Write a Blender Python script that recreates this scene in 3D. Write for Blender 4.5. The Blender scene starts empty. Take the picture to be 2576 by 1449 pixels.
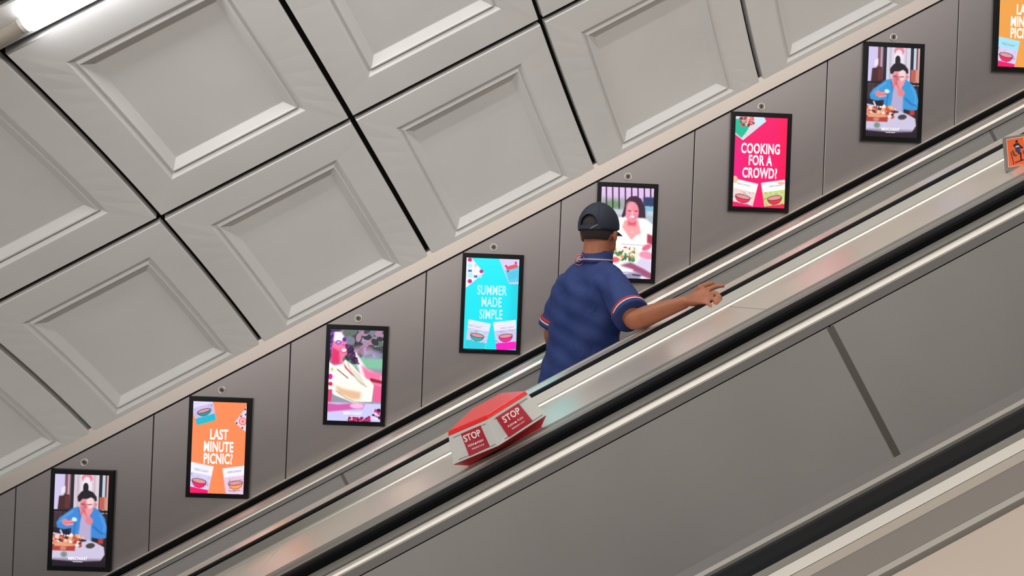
import bpy, bmesh, math, random
import numpy as np
from mathutils import Vector, Matrix
from mathutils.bvhtree import BVHTree
SC = bpy.context.scene
COL = SC.collection
random.seed(4)
c30, s30 = math.cos(math.pi/6), math.sin(math.pi/6)

# ------------------------------------------------------------------ camera
RCOL = ((0.99903147, -0.02097149, 0.03868223), (0.02089009, 0.99977863, 0.00250733), (-0.03872625, -0.00169683, 0.99924842))
FPX = 1917.3
cam = bpy.data.cameras.new('camera'); camo = bpy.data.objects.new('camera', cam); COL.objects.link(camo)
cam.sensor_width = 36; cam.lens = FPX*36/2576; cam.clip_start = .02; cam.clip_end = 200
r_, f_, u_ = [Vector(v) for v in RCOL]
M = Matrix.Identity(4)
for i in range(3):
    M[i][0], M[i][1], M[i][2] = r_[i], u_[i], -f_[i]
camo.matrix_world = M
SC.camera = camo
# ------------------------------------------------------------------ view, world, lights
SC.view_settings.view_transform = 'Standard'; SC.view_settings.look = 'None'
SC.view_settings.gamma = 1; SC.view_settings.use_curve_mapping = False
SC.view_settings.exposure = 0.0
wd = bpy.data.worlds.new('world'); SC.world = wd; wd.use_nodes = True
wd.node_tree.nodes['Background'].inputs[0].default_value = (.92, .95, 1, 1)
wd.node_tree.nodes['Background'].inputs[1].default_value = .35

U = Vector((c30, 0, s30)); WV = Vector((-s30, 0, c30)); YV = Vector((0, 1, 0))
def P(a, y, w): return Vector((a*c30 - w*s30, y, a*s30 + w*c30))
SLOPE = Matrix(((c30, 0, -s30), (0, 1, 0), (s30, 0, c30))).to_4x4()      # local x,y,z -> u,Y,w
def pix(px, py, Y):
    """a point at depth Y on the sight line through photo pixel px, py (used to read sizes off the photograph)"""
    d = r_*((px-1288)/FPX) + f_ + u_*(-(py-724.5)/FPX)
    return d*(Y/d.y)

def strip_light(name, a0, a1, y, w, aim, power, width=.12, color=(1, .95, .88)):
    l = bpy.data.lights.new(name, 'AREA'); l.shape = 'RECTANGLE'; l.size = abs(a1-a0); l.size_y = width
    l.energy = power; l.color = color
    o = bpy.data.objects.new(name, l); COL.objects.link(o)
    c = P((a0+a1)/2, y, w); z = -(aim - c).normalized()
    z = (z - U*z.dot(U)).normalized(); yy = z.cross(U)
    m = Matrix.Identity(4)
    for i in range(3): m[i][0], m[i][1], m[i][2], m[i][3] = U[i], yy[i], z[i], c[i]
    o.matrix_world = m
    return o
# tunnel vault in cross-section: circle centre (YC, WC), radius RR
SCL = 1.065
YC, WC, RR = .6966*SCL, -1.5675*SCL, 4.0*SCL
PITCH = 1.0418*SCL; R0 = -3.3586*SCL; MU = .1659*SCL; MM = .148*SCL
TT, TJ1, TJ2, TJ3 = .5062, .7152, .959, .9932
def vault(a, t, depth=0.0):
    r = RR + depth
    return P(a, YC + r*math.cos(t), WC + r*math.sin(t))
# rows of tube lamps run up the vault on both sides; these strips are their light
LIT0 = -1.93
A0L = pix(60, 75, 3.1); A0L = A0L.dot(U)
tl = (TJ2+TJ3)/2 + .012
strip_light('lamp_strip_near_wall', A0L+.1, A0L+9, YC+(RR-.12)*math.cos(tl), WC+(RR-.12)*math.sin(tl), P(0, 2.4, -.3), 85, color=(1, .985, .97))
tr = math.pi-.98
strip_light('lamp_strip_far_side', -6, 9, YC+(RR-.12)*math.cos(tr), WC+(RR-.12)*math.sin(tr), P(0, 2.2, -.4), 335, color=(1, .975, .945))

# ------------------------------------------------------------------ materials
def lin(c):
    return tuple(((v/255)/12.92 if v/255 <= .04045 else ((v/255+.055)/1.055)**2.4) for v in c)
MATS = {}
def mat(name, rgb, rough=.5, metal=0.0, noise=0.0, nscale=3.0, bump=0.0, bscale=40, spec=.5, emit=None, estr=1.0, brushed=False, coat=0.0):
    if name in MATS: return MATS[name]
    m = bpy.data.materials.new(name); m.use_nodes = True; nt = m.node_tree; N = nt.nodes; L = nt.links
    b = N['Principled BSDF']; col = (*lin(rgb), 1)
    b.inputs['Base Color'].default_value = col; b.inputs['Roughness'].default_value = rough
    b.inputs['Metallic'].default_value = metal; b.inputs['Specular IOR Level'].default_value = spec
    b.inputs['Coat Weight'].default_value = coat
    if emit: b.inputs['Emission Color'].default_value = (*lin(emit), 1); b.inputs['Emission Strength'].default_value = estr
    if noise or bump or brushed:
        g = N.new('ShaderNodeNewGeometry')
        vec = g.outputs['Position']
        def dot(v):
            d = N.new('ShaderNodeVectorMath'); d.operation = 'DOT_PRODUCT'; L.new(g.outputs['Position'], d.inputs[0]); d.inputs[1].default_value = v; return d.outputs['Value']
        if noise:
            n = N.new('ShaderNodeTexNoise'); n.inputs['Scale'].default_value = nscale; n.inputs['Detail'].default_value = 5; L.new(vec, n.inputs['Vector'])
            r = N.new('ShaderNodeValToRGB'); r.color_ramp.elements[0].position = .3; r.color_ramp.elements[1].position = .7
            r.color_ramp.elements[0].color = tuple(v*(1-noise) for v in col[:3])+(1,); r.color_ramp.elements[1].color = tuple(min(1, v*(1+noise)) for v in col[:3])+(1,)
            L.new(n.outputs['Fac'], r.inputs[0]); L.new(r.outputs[0], b.inputs['Base Color'])
        if brushed:
            cb = N.new('ShaderNodeCombineXYZ')
            for k, (v, s) in enumerate(((tuple(U), .9), (tuple(YV), 90), (tuple(WV), 90))):
                mm = N.new('ShaderNodeMath'); mm.operation = 'MULTIPLY'; mm.inputs[1].default_value = s; L.new(dot(v), mm.inputs[0]); L.new(mm.outputs[0], cb.inputs[k])
            n = N.new('ShaderNodeTexNoise'); n.inputs['Scale'].default_value = 1; n.inputs['Detail'].default_value = 3; L.new(cb.outputs[0], n.inputs['Vector'])
            mr = N.new('ShaderNodeMapRange'); mr.inputs['To Min'].default_value = rough*.85; mr.inputs['To Max'].default_value = rough*1.2; L.new(n.outputs['Fac'], mr.inputs['Value']); L.new(mr.outputs[0], b.inputs['Roughness'])
            bp = N.new('ShaderNodeBump'); bp.inputs['Strength'].default_value = .04; bp.inputs['Distance'].default_value = .002; L.new(n.outputs['Fac'], bp.inputs['Height']); L.new(bp.outputs[0], b.inputs['Normal'])
        if bump:
            n = N.new('ShaderNodeTexNoise'); n.inputs['Scale'].default_value = bscale; n.inputs['Detail'].default_value = 4; L.new(vec, n.inputs['Vector'])
            bp = N.new('ShaderNodeBump'); bp.inputs['Strength'].default_value = bump; bp.inputs['Distance'].default_value = .01; L.new(n.outputs['Fac'], bp.inputs['Height']); L.new(bp.outputs[0], b.inputs['Normal'])
    MATS[name] = m
    return m
M_CEIL = mat('ceiling_paint', (200, 198, 195), .42, noise=.035, nscale=2.2, bump=.02, bscale=9)
M_DARK = mat('joint_shadow', (24, 21, 18), .9)
M_WALL = mat('wall_steel', (140, 133, 132), .40, .82, noise=.03, nscale=1.5, bump=.015, bscale=3)
M_TRIM = mat('trim_steel', (186, 175, 167), .42, .65, noise=.03, nscale=2)
M_LEDGE = mat('ledge_cream', (214, 205, 186), .35, .3)
M_DECK = mat('deck_steel', (222, 213, 200), .3, .75, noise=.02)
M_CAP = mat('cap_steel', (132, 129, 122), .42, .7, noise=.02)
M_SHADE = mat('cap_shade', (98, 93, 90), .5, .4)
M_BROWN = mat('edge_brown', (104, 97, 89), .5, .3)
M_PALE = mat('pale_steel', (170, 160, 150), .5, .3)
M_BEAD = mat('bead_steel', (198, 193, 184), .42, .85)
M_FACE = mat('face_steel', (140, 136, 133), .45, .6)
M_PANEL = mat('panel_steel', (186, 182, 178), .33, .62, noise=.09, nscale=1.3, bump=.03, bscale=2.2)  # broad tone noise stands in for cloudy reflections in the steel
M_COVER = mat('cover_steel', (134, 130, 123), .4, .8)
M_RUB = mat('handrail_rubber', (6, 6, 7), .5, spec=.06)
M_GUIDE = mat('guide_black', (16, 15, 15), .45)
M_BEZEL = mat('bezel_black', (7, 7, 9), .35, spec=.2)
M_BOLT = mat('bolt_steel', (214, 208, 200), .3, .4)
M_TUBE = mat('lamp_diffuser', (255, 255, 255), .4, emit=(248, 250, 255), estr=14)
M_BEIGE = mat('lamp_housing', (168, 160, 145), .5)

# ------------------------------------------------------------------ object helpers
def new_obj(name, me, parent=None):
    o = bpy.data.objects.new(name, me); COL.objects.link(o)
    if parent is not None:
        o.parent = parent; o.location = -origin(parent)
    return o
def origin(o):
    v = Vector((0, 0, 0))
    while o is not None: v = v + o.location; o = o.parent
    return v
def build(name, bm, m, parent=None, smooth=False, bevel=0):
    me = bpy.data.meshes.new(name); bmesh.ops.recalc_face_normals(bm, faces=bm.faces[:]); bm.to_mesh(me); bm.free()
    for x in (m if isinstance(m, (list, tuple)) else [m]): me.materials.append(x)
    if smooth:
        for p in me.polygons: p.use_smooth = True
    o = new_obj(name, me, parent)
    if bevel:
        b = o.modifiers.new('bevel', 'BEVEL'); b.width = bevel; b.segments = 2; b.limit_method = 'ANGLE'
    return o
def thing(name, label, cat, loc, group=None):
    o = bpy.data.objects.new(name, None); COL.objects.link(o); o.location = loc; o.empty_display_size = .05
    o['label'] = label; o['category'] = cat
    if group: o['group'] = group
    return o
def struct(name, loc=(0, 0, 0)):
    o = bpy.data.objects.new(name, None); COL.objects.link(o); o.location = loc; o['kind'] = 'structure'; return o
def hexa(bm, pts):
    """pts: 8 world points, bottom loop then top loop"""
    v = [bm.verts.new(p) for p in pts]
    for f in ((0, 1, 2, 3), (7, 6, 5, 4), (0, 4, 5, 1), (1, 5, 6, 2), (2, 6, 7, 3), (3, 7, 4, 0)): bm.faces.new([v[i] for i in f])
def sbox(bm, a0, a1, y0, y1, w0, w1):
    hexa(bm, [P(a0, y0, w0), P(a1, y0, w0), P(a1, y1, w0), P(a0, y1, w0), P(a0, y0, w1), P(a1, y0, w1), P(a1, y1, w1), P(a0, y1, w1)])
def box(bm, x0, x1, y0, y1, z0, z1):
    hexa(bm, [Vector(p) for p in ((x0, y0, z0), (x1, y0, z0), (x1, y1, z0), (x0, y1, z0), (x0, y0, z1), (x1, y0, z1), (x1, y1, z1), (x0, y1, z1))])
def extrude_profile(bm, prof, a0, a1):
    """closed polygon prof of (Y, W) swept along the slope from a0 to a1"""
    n = len(prof); A = [bm.verts.new(P(a0, y, w)) for y, w in prof]; B = [bm.verts.new(P(a1, y, w)) for y, w in prof]
    for i in range(n): bm.faces.new((A[i], A[(i+1) % n], B[(i+1) % n], B[i]))
    bm.faces.new(A[::-1]); bm.faces.new(B)
def loft(bm, rings, seg=20):
    """rings: (centre, axis1 vector, axis2 vector) ellipses, capped"""
    R = []
    for c, e1, e2 in rings:
        R.append([bm.verts.new(c + e1*math.cos(2*math.pi*i/seg) + e2*math.sin(2*math.pi*i/seg)) for i in range(seg)])
    for A, B in zip(R, R[1:]):
        for i in range(seg): bm.faces.new((A[i], A[(i+1) % seg], B[(i+1) % seg], B[i]))
    bm.faces.new(R[0][::-1]); bm.faces.new(R[-1])
def limb(bm, pts, radii, seg=16):
    """tapering limb with rounded ends through points"""
    pts = [Vector(p) for p in pts]; rings = []
    ref = Vector((.13, .21, 1)).normalized()
    n = len(pts)
    for i, p in enumerate(pts):
        d = (pts[min(i+1, n-1)] - pts[max(i-1, 0)]).normalized()
        e1 = d.cross(ref)
        if e1.length < .2: e1 = d.cross(Vector((1, 0, 0)))
        e1.normalize(); e2 = d.cross(e1).normalized(); r = radii[i]
        if i == 0: rings += [(p - d*r*.85, e1*r*.35, e2*r*.35), (p - d*r*.55, e1*r*.8, e2*r*.8)]
        rings.append((p, e1*r, e2*r))
        if i == n-1: rings += [(p + d*r*.55, e1*r*.8, e2*r*.8), (p + d*r*.85, e1*r*.35, e2*r*.35)]
    loft(bm, rings, seg)
def ellipsoid(bm, c, e1, e2, e3, sub=3):
    r = bmesh.ops.create_icosphere(bm, subdivisions=sub, radius=1)
    for v in r['verts']:
        p = v.co.copy(); v.co = c + e1*p.x + e2*p.y + e3*p.z
def remesh(bm, voxel, smooth=4):
    me = bpy.data.meshes.new('tmp'); bmesh.ops.recalc_face_normals(bm, faces=bm.faces[:]); bm.to_mesh(me); bm.free()
    o = bpy.data.objects.new('tmp', me); COL.objects.link(o)
    r = o.modifiers.new('r', 'REMESH'); r.mode = 'VOXEL'; r.voxel_size = voxel
    if smooth:
        s = o.modifiers.new('s', 'SMOOTH'); s.factor = .5; s.iterations = smooth
    dg = bpy.context.evaluated_depsgraph_get(); dg.update()
    out = bpy.data.meshes.new_from_object(o.evaluated_get(dg))
    bpy.data.objects.remove(o); bpy.data.meshes.remove(me)
    for p in out.polygons: p.use_smooth = True
    out.materials.clear()
    return out

# ------------------------------------------------------------------ the vault
def coffer_panel(t0, t1, tc0, tc1, name, parent, n_list, first_n):
    """one cast vault panel between joints t0..t1; sunken coffer between tc0..tc1"""
    G = .014
    au0, au1 = G, PITCH - G
    t0 += G/RR; t1 -= G/RR
    NS = 10
    steps = [(0, .05), (0, .004), (.004, 0), None, (0, 0), (.003, .001), (.022, .016), (.026, .016), (.031, .005), (.037, .005), (.041, .010), (.077, .036), (.081, .037)]
    bm = bmesh.new()
    def rect(a_0, a_1, T0, T1, d):
        vs = []
        for i in range(NS): vs.append((a_0 + (a_1-a_0)*i/NS, T0))
        for i in range(NS): vs.append((a_1, T0 + (T1-T0)*i/NS))
        for i in range(NS): vs.append((a_1 - (a_1-a_0)*i/NS, T1))
        for i in range(NS): vs.append((a_0, T1 - (T1-T0)*i/NS))
        return [bm.verts.new(vault(R0 + first_n*PITCH + a, t, d)) for a, t in vs]
    rings = []; outer = True
    for s in steps:
        if s is None: outer = False; continue
        i, d = s
        if outer: rings.append(rect(au0+i, au1-i, t0+i/RR, t1-i/RR, d))
        else: rings.append(rect(MU+i, PITCH-MU-i, tc0+i/RR, tc1-i/RR, d))
    for A, B in zip(rings, rings[1:]):
        k = len(A)
        for i in range(k): bm.faces.new((A[i], A[(i+1) % k], B[(i+1) % k], B[i]))
    I = rings[-1]; k = len(I)
    # centre field: strips between the two arc sides
    right = I[NS:2*NS+1]; left = [I[0]] + [I[k-j] for j in range(1, NS+1)]
    bot = I[0:NS+1]; top = [I[3*NS-j] for j in range(0, NS+1)]
    prev = bot
    for j in range(1, NS+1):
        if j == NS: cur = top
        else:
            cur = [left[j]]
            for i in range(1, NS):
                f = i/NS; cur.append(bm.verts.new(left[j].co.lerp(right[j].co, f)))
            cur.append(right[j])
        for i in range(NS):
            bm.faces.new((prev[i], prev[i+1], cur[i+1], cur[i]))
        prev = cur
    bmesh.ops.recalc_face_normals(bm, faces=bm.faces[:])
    me = bpy.data.meshes.new(name); bm.to_mesh(me); bm.free(); me.materials.append(M_CEIL)
    for n in n_list:
        o = new_obj(name, me, parent); o.location = o.location + U*((n-first_n)*PITCH)
ceiling = struct('ceiling')
L_arc = (TJ2-TJ1)*RR - 2*MM
ta1 = TJ1 - MM/RR; ta0 = ta1 - L_arc/RR
# dark backing shell behind the joints, all round the vault
bm = bmesh.new()
NT = 60; T0, T1 = .44, math.pi-.44
prev = None
for i in range(NT+1):
    t = T0 + (T1-T0)*i/NT
    row = [bm.verts.new(vault(a, t, .085)) for a in (-7, 9.5)]
    row2 = [bm.verts.new(vault(a, t, .12)) for a in (-7, 9.5)]
    if prev:
        bm.faces.new((prev[0][0], prev[0][1], row[1], row[0])); bm.faces.new((prev[1][0], row2[0], row2[1], prev[1][1]))
    prev = (row, row2)
build('backing', bm, M_DARK, ceiling)
rowA = (ta0 - MM/RR, TJ1); rowB = (TJ1, TJ2)
coffer_panel(rowA[0]-.01, rowA[1], ta0-.006, ta1, 'ceiling_panel', ceiling, range(-2, 10), 1)
coffer_panel(rowB[0], rowB[1], TJ1+MM/RR, TJ2-MM/RR, 'ceiling_panel', ceiling, range(-2, 10), 1)
# narrow lamp band, then more coffered rows over the crown and down the other side
def plain_band(t0, t1, name='lamp_band'):
    bm = bmesh.new(); pts = [(t0+.0025, .05), (t0+.0025, 0)] + [(t0+.0025+(t1-t0-.005)*k/4, 0) for k in range(1, 4)] + [(t1-.0025, 0), (t1-.0025, .05)]
    for A, B in zip(pts, pts[1:]):
        bm.faces.new([bm.verts.new(vault(a, t, d)) for a, (t, d) in ((-6.8, A), (9.3, A), (9.3, B), (-6.8, B))])
    build(name, bm, M_CEIL, ceiling)
plain_band(TJ2, TJ3+.004)
span = TJ2 - TJ1; t = TJ3+.004
while t < math.pi-.6:
    coffer_panel(t, t+span, t+MM/RR, t+span-MM/RR, 'ceiling_panel', ceiling, range(-2, 9), 1)
    t += span

# ------------------------------------------------------------------ far wall
DW = 4.503
WT0, WT1 = .287, .387            # trim band
wall = struct('wall_back', (0, DW, 0))
JP = .7791; PX0 = -2.5404; PZ0 = -1.142
jx0 = pix(1073, 685, DW).x; k0 = round((jx0 - PX0)/JP)
jx0 -= JP*3                        # joint to the left of display 0
def wz(x, w): return (w + x*s30)/c30      # height of the slope line w at x
for i in range(-3, 12):
    xa, xb = jx0 + i*JP + .0018, jx0 + (i+1)*JP - .0018
    bm = bmesh.new(); pts = []
    lo, hi = -.55, WT0 - .003
    for y in (DW, DW+.02):
        pts += [Vector((xa, y, wz(xa, lo))), Vector((xb, y, wz(xb, lo))), Vector((xb, y, wz(xb, hi))), Vector((xa, y, wz(xa, hi)))]
    hexa(bm, pts); build('wall_panel', bm, M_WALL, wall, bevel=.003)
bm = bmesh.new(); sbox(bm, -6.5, 9, DW+.021, DW+.06, -.62, .40); build('wall_backing', bm, M_GUIDE, wall)
trim = struct('trim_1', P(0, DW, WT0)); bm = bmesh.new()
yt = DW-.016
extrude_profile(bm, [(yt, WT0+.004), (DW+.02, WT0+.004), (DW+.02, WT1), (yt+.004, WT1), (yt, WT1-.004)], -6.5, 9)
build('trim_band', bm, M_TRIM, trim)
ledge = struct('trim_2', P(0, DW, -.41)); bm = bmesh.new()
extrude_profile(bm, [(4.27, -.425), (DW, -.425), (DW, -.409), (4.275, -.409), (4.27, -.412)], -6.5, 9)
build('ledge', bm, M_LEDGE, ledge)
def torus(bm, c, n, R_, r_t, seg=24, ts=8):
    n = n.normalized(); e1 = n.cross(Vector((0, 0, 1))).normalized(); e2 = n.cross(e1)
    V = []
    for i in range(seg):
        a = 2*math.pi*i/seg; d = e1*math.cos(a)+e2*math.sin(a)
        V.append([bm.verts.new(c + d*(R_ + r_t*math.cos(2*math.pi*j/ts)) + n*r_t*math.sin(2*math.pi*j/ts)) for j in range(ts)])
    for i in range(seg):
        for j in range(ts): bm.faces.new((V[i][j], V[(i+1) % seg][j], V[(i+1) % seg][(j+1) % ts], V[i][(j+1) % ts]))
def disc(bm, c, n, R_, th, seg=24):
    n = n.normalized(); e1 = n.cross(Vector((0, 0, 1))).normalized(); e2 = n.cross(e1)
    loft(bm, [(c, e1*R_, e2*R_), (c+n*th, e1*R_, e2*R_)], seg)

# ------------------------------------------------------------------ screen pictures
class Canvas:
    def __init__(s, w=116, h=198, ss=3):
        s.w, s.h, s.ss = w, h, ss; W, H = w*ss, h*ss
        s.X, s.Y = np.meshgrid((np.arange(W)+.5)/W, (np.arange(H)+.5)/H); s.asp = .53/.308
        s.img = np.zeros((H, W, 3)); s.rng = np.random.RandomState(5)
    def _blend(s, m, c, al=1.0):
        m = (m*al)[..., None]; s.img = s.img*(1-m) + np.array(c, float)*m
    def blur(s, m, k):
        if k <= 0: return m
        k = int(k*s.ss*.7)
        for ax in (0, 1):
            for _ in range(2):
                c = np.cumsum(np.concatenate([np.repeat(np.take(m, [0], ax), k+1, ax), m, np.repeat(np.take(m, [-1], ax), k, ax)], ax), ax)
                n = m.shape[ax]; m = (np.take(c, range(2*k+1, 2*k+1+n), ax) - np.take(c, range(0, n), ax))/(2*k+1)
        return m
    def fill(s, c): s.img[:] = c
    def grad(s, c0, c1, y0=0, y1=1):
        f = np.clip((s.Y-y0)/(y1-y0), 0, 1)[..., None]; s.img = np.array(c0)*(1-f)+np.array(c1)*f
    def poly(s, pts, c, bl=0, al=1.0):
        m = np.zeros_like(s.X, bool); n = len(pts)
        for i in range(n):
            (x0, y0), (x1, y1) = pts[i], pts[(i+1) % n]
            if y0 == y1: continue
            cond = (s.Y > min(y0, y1)) & (s.Y <= max(y0, y1)) & (s.X < (x1-x0)*(s.Y-y0)/(y1-y0)+x0)
            m ^= cond
        s._blend(s.blur(m.astype(float), bl), c, al)
    def ell(s, cx, cy, rx, ry, c, rot=0, bl=0, al=1.0):
        a = math.radians(rot); dx = (s.X-cx); dy = (s.Y-cy)*s.asp
        u = dx*math.cos(a)+dy*math.sin(a); v = -dx*math.sin(a)+dy*math.cos(a)
        s._blend(s.blur(((u/rx)**2+(v/(ry*s.asp))**2 < 1).astype(float), bl), c, al)
    def line(s, pts, wd_, c, bl=0, al=1.0):
        m = np.zeros_like(s.X, bool)
        for (x0, y0), (x1, y1) in zip(pts, pts[1:]):
            dx, dy = x1-x0, (y1-y0)*s.asp; L2 = dx*dx+dy*dy+1e-9
            t = np.clip(((s.X-x0)*dx+(s.Y-y0)*s.asp*dy)/L2, 0, 1)
            m |= ((s.X-x0-t*dx)**2+((s.Y-y0)*s.asp-t*dy)**2) < (wd_/2)**2
        s._blend(s.blur(m.astype(float), bl), c, al)
    def rect(s, x0, y0, x1, y1, c, bl=0, al=1.0): s.poly([(x0, y0), (x1, y0), (x1, y1), (x0, y1)], c, bl, al)
    def speck(s, x0, y0, x1, y1, cols, n, r, seed=1):
        rg = np.random.RandomState(seed)
        for i in range(n):
            s.ell(rg.uniform(x0, x1), rg.uniform(y0, y1), r*rg.uniform(.5, 1.4), r*rg.uniform(.4, 1)*.6, cols[rg.randint(len(cols))], rot=rg.uniform(0, 180))
    def out(s):
        im = s.img.reshape(s.h, s.ss, s.w, s.ss, 3).mean((1, 3)); im = np.clip(im/255, 0, 1)
        return np.where(im <= .04045, im/12.92, ((im+.055)/1.055)**2.4)

def pouch(c, cx, cy, w, h, rot, band, body, acc, bowl, lower=True):
    """stand-up food pouch with pale header, doodled pattern, bowl drawing and coloured foot"""
    a = math.radians(rot)
    def T(x, y): return (cx + (x*math.cos(a) - y*math.sin(a))*w, cy + (x*math.sin(a)*w + y*math.cos(a)*h*c.asp)/c.asp)
    c.poly([T(-.5, -.5), T(.5, -.5), T(.44, .5), T(-.44, .5)], body)
    c.poly([T(-.5, -.5), T(.5, -.5), T(.48, -.2), T(-.48, -.2)], band)
    rg = np.random.RandomState(int(abs(cx*100+cy*37)))
    for k in range(34):
        x, y = rg.uniform(-.42, .42), rg.uniform(-.17, .42)
        x2, y2 = x+rg.uniform(-.09, .09), y+rg.uniform(-.05, .05)
        c.line([T(x, y), T(x2, y2)], .008, [(90, 80, 130), acc, (150, 150, 170)][k % 3], al=.8)
    c.line([T(-.3, -.36), T(.3, -.36)], .004, (150, 150, 160), al=.5)
    if lower: c.poly([T(-.46, .24), T(.44, .24), T(.42, .5), T(-.44, .5)], acc)
    bx = [T(.3*math.cos(q), .02+.2*math.sin(q)) for q in np.linspace(0, math.pi, 14)]
    c.poly(bx, bowl); c.line(bx, .008, (60, 20, 50))
    rim = [T(.3*math.cos(q), .02+.07*math.sin(q)) for q in np.linspace(0, 2*math.pi, 20)]
    c.poly(rim, (225, 150, 150)); c.line(rim, .010, (70, 20, 45))

def art_man(cool):
    c = Canvas(); c.fill((40, 26, 34))
    c.rect(0, 0, .2, .42, (205, 195, 235)); c.rect(.19, 0, .31, .42, (120, 75, 85), 1); c.rect(.24, 0, .28, .42, (190, 160, 175), 1)
    c.rect(.30, 0, .37, .42, (28, 22, 40)); c.rect(.36, 0, .83, .42, (214, 196, 208) if not cool else (206, 206, 226))
    for x, k in ((.42, (188, 176, 190)), (.47, (226, 214, 226)), (.72, (196, 176, 190)), (.77, (222, 210, 216))): c.rect(x, 0, x+.025, .42, k, 1)
    c.poly([(.5, .0), (.69, .0), (.69, .25), (.5, .25)], (232, 222, 230), 1)
    c.ell(.595, .04, .1, .05, (232, 128, 150), bl=1); c.ell(.59, .075, .065, .05, (236, 228, 236), bl=1)
    c.ell(.575, .14, .05, .05, (22, 16, 30)); c.rect(.525, .14, .625, .26, (22, 16, 30))
    c.rect(.82, 0, .88, .42, (26, 28, 52)); c.rect(.88, 0, .93, .42, (190, 205, 215)); c.rect(.93, 0, .97, .42, (110, 60, 72)); c.rect(.96, 0, 1, .42, (214, 170, 170))
    c.poly([(.13, .15), (.2, .13), (.2, .2), (.13, .22)], (240, 225, 240), 1)
    c.poly([(.09, .24), (.17, .235), (.18, .22), (.28, .225), (.3, .4), (.07, .4)], (66, 30, 36), 1)
    c.poly([(.2, .24), (.27, .235), (.28, .37), (.2, .37)], (110, 46, 48), 1, .7)
    c.rect(.83, .24, .93, .38, (188, 92, 76), 1); c.rect(.93, .24, 1, .38, (206, 150, 130), 1)
    c.rect(0, .385, 1, .41, (20, 12, 20)); c.rect(0, .41, .4, .62, (64, 40, 50), 1); c.rect(.16, .41, .18, .6, (30, 18, 26)); c.rect(0, .58, .3, .66, (26, 18, 30))
    B = (56, 134, 214) if not cool else (50, 150, 214); B2 = (34, 92, 172); B3 = (112, 178, 236)
    c.poly([(.46, .35), (.6, .4), (.75, .35), (.86, .40), (.95, .47), (1., .58), (.985, .68), (.9, .70), (.72, .68), (.72, .74), (.32, .68), (.34, .585), (.2, .60), (.08, .585), (.055, .53), (.12, .47), (.26, .41), (.34, .37)], B, 1)
    c.line([(.36, .40), (.24, .45), (.12, .52)], .03, B3, 2, .6); c.line([(.86, .43), (.95, .55), (.93, .65)], .03, B3, 2, .5)
    c.line([(.42, .48), (.38, .66)], .025, B2, 2, .7); c.line([(.74, .56), (.86, .62), (.95, .64)], .03, B2, 2, .8); c.line([(.46, .38), (.5, .46), (.48, .6)], .02, B2, 1, .8)
    c.poly([(.52, .42), (.7, .5), (.7, .73), (.47, .69), (.49, .52)], (182, 170, 205), 2)
    c.ell(.6, .35, .13, .105, (232, 150, 160), bl=1); c.ell(.66, .31, .07, .06, (250, 214, 214), bl=2, al=.9); c.ell(.56, .36, .06, .07, (205, 96, 110), bl=3, al=.7)
    c.ell(.765, .325, .03, .025, (226, 130, 140), bl=1)
    c.poly([(.44, .29), (.43, .24), (.5, .185), (.6, .165), (.71, .19), (.78, .24), (.785, .285), (.755, .29), (.73, .26), (.68, .245), (.6, .265), (.52, .265), (.475, .30)], (22, 14, 26), 1)
    c.line([(.5, .318), (.56, .325)], .014, (60, 30, 40), 1, .9); c.line([(.62, .328), (.70, .322)], .014, (70, 34, 46), 1, .9)
    c.line([(.585, .33), (.575, .365)], .02, (180, 80, 90), 1, .7); c.line([(.56, .395), (.62, .395)], .016, (160, 50, 60), 1, .9)
    # hands
    for i, (x, y) in enumerate(((.5, .42), (.54, .435), (.58, .41), (.6, .38))): c.line([(.68, .5), (x, y)], .045, (236, 150, 160) if i % 2 else (214, 112, 124), 1)
    c.ell(.66, .5, .075, .04, (226, 130, 140), rot=40, bl=1)
    for i in range(4): c.line([(.24, .515+.013*i), (.36, .49+.017*i)], .032, (238, 160, 166) if i % 2 else (210, 104, 112), 1)
    c.ell(.22, .52, .06, .035, (226, 130, 136), bl=1); c.ell(.39, .49, .05, .022, (205, 235, 240), rot=20, bl=1)
    # table with food
    c.poly([(0, .635), (.28, .66), (.55, .69), (.8, .735), (.95, .78), (.97, .86), (.9, .93), (.5, .95), (0, .93)], (205, 196, 224), 1)
    c.speck(.02, .66, .55, .78, [(232, 120, 92), (240, 210, 200), (198, 84, 60), (246, 232, 232), (236, 170, 110), (80, 50, 50)], 110, .035, 3)
    c.rect(0, .78, .42, .83, (176, 60, 52), 1); c.ell(.22, .765, .2, .018, (232, 160, 116), bl=1); c.ell(.2, .805, .06, .02, (206, 130, 120), bl=1)
    c.ell(.7, .77, .085, .028, (70, 62, 62), rot=-10, bl=1); c.ell(.55, .715, .08, .012, (60, 30, 40), bl=1)
    c.line([(.14, .61), (.18, .66)], .03, (235, 225, 240), 1); c.ell(.22, .87, .06, .03, (120, 140, 130), bl=2)
    c.rect(.84, .69, .93, .745, (190, 60, 50), 2)
    f = np.clip((c.Y-.90)/.08, 0, 1)[..., None]; c.img = c.img*(1-f)+np.array((24, 10, 26))*f
    return c.out()
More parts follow.
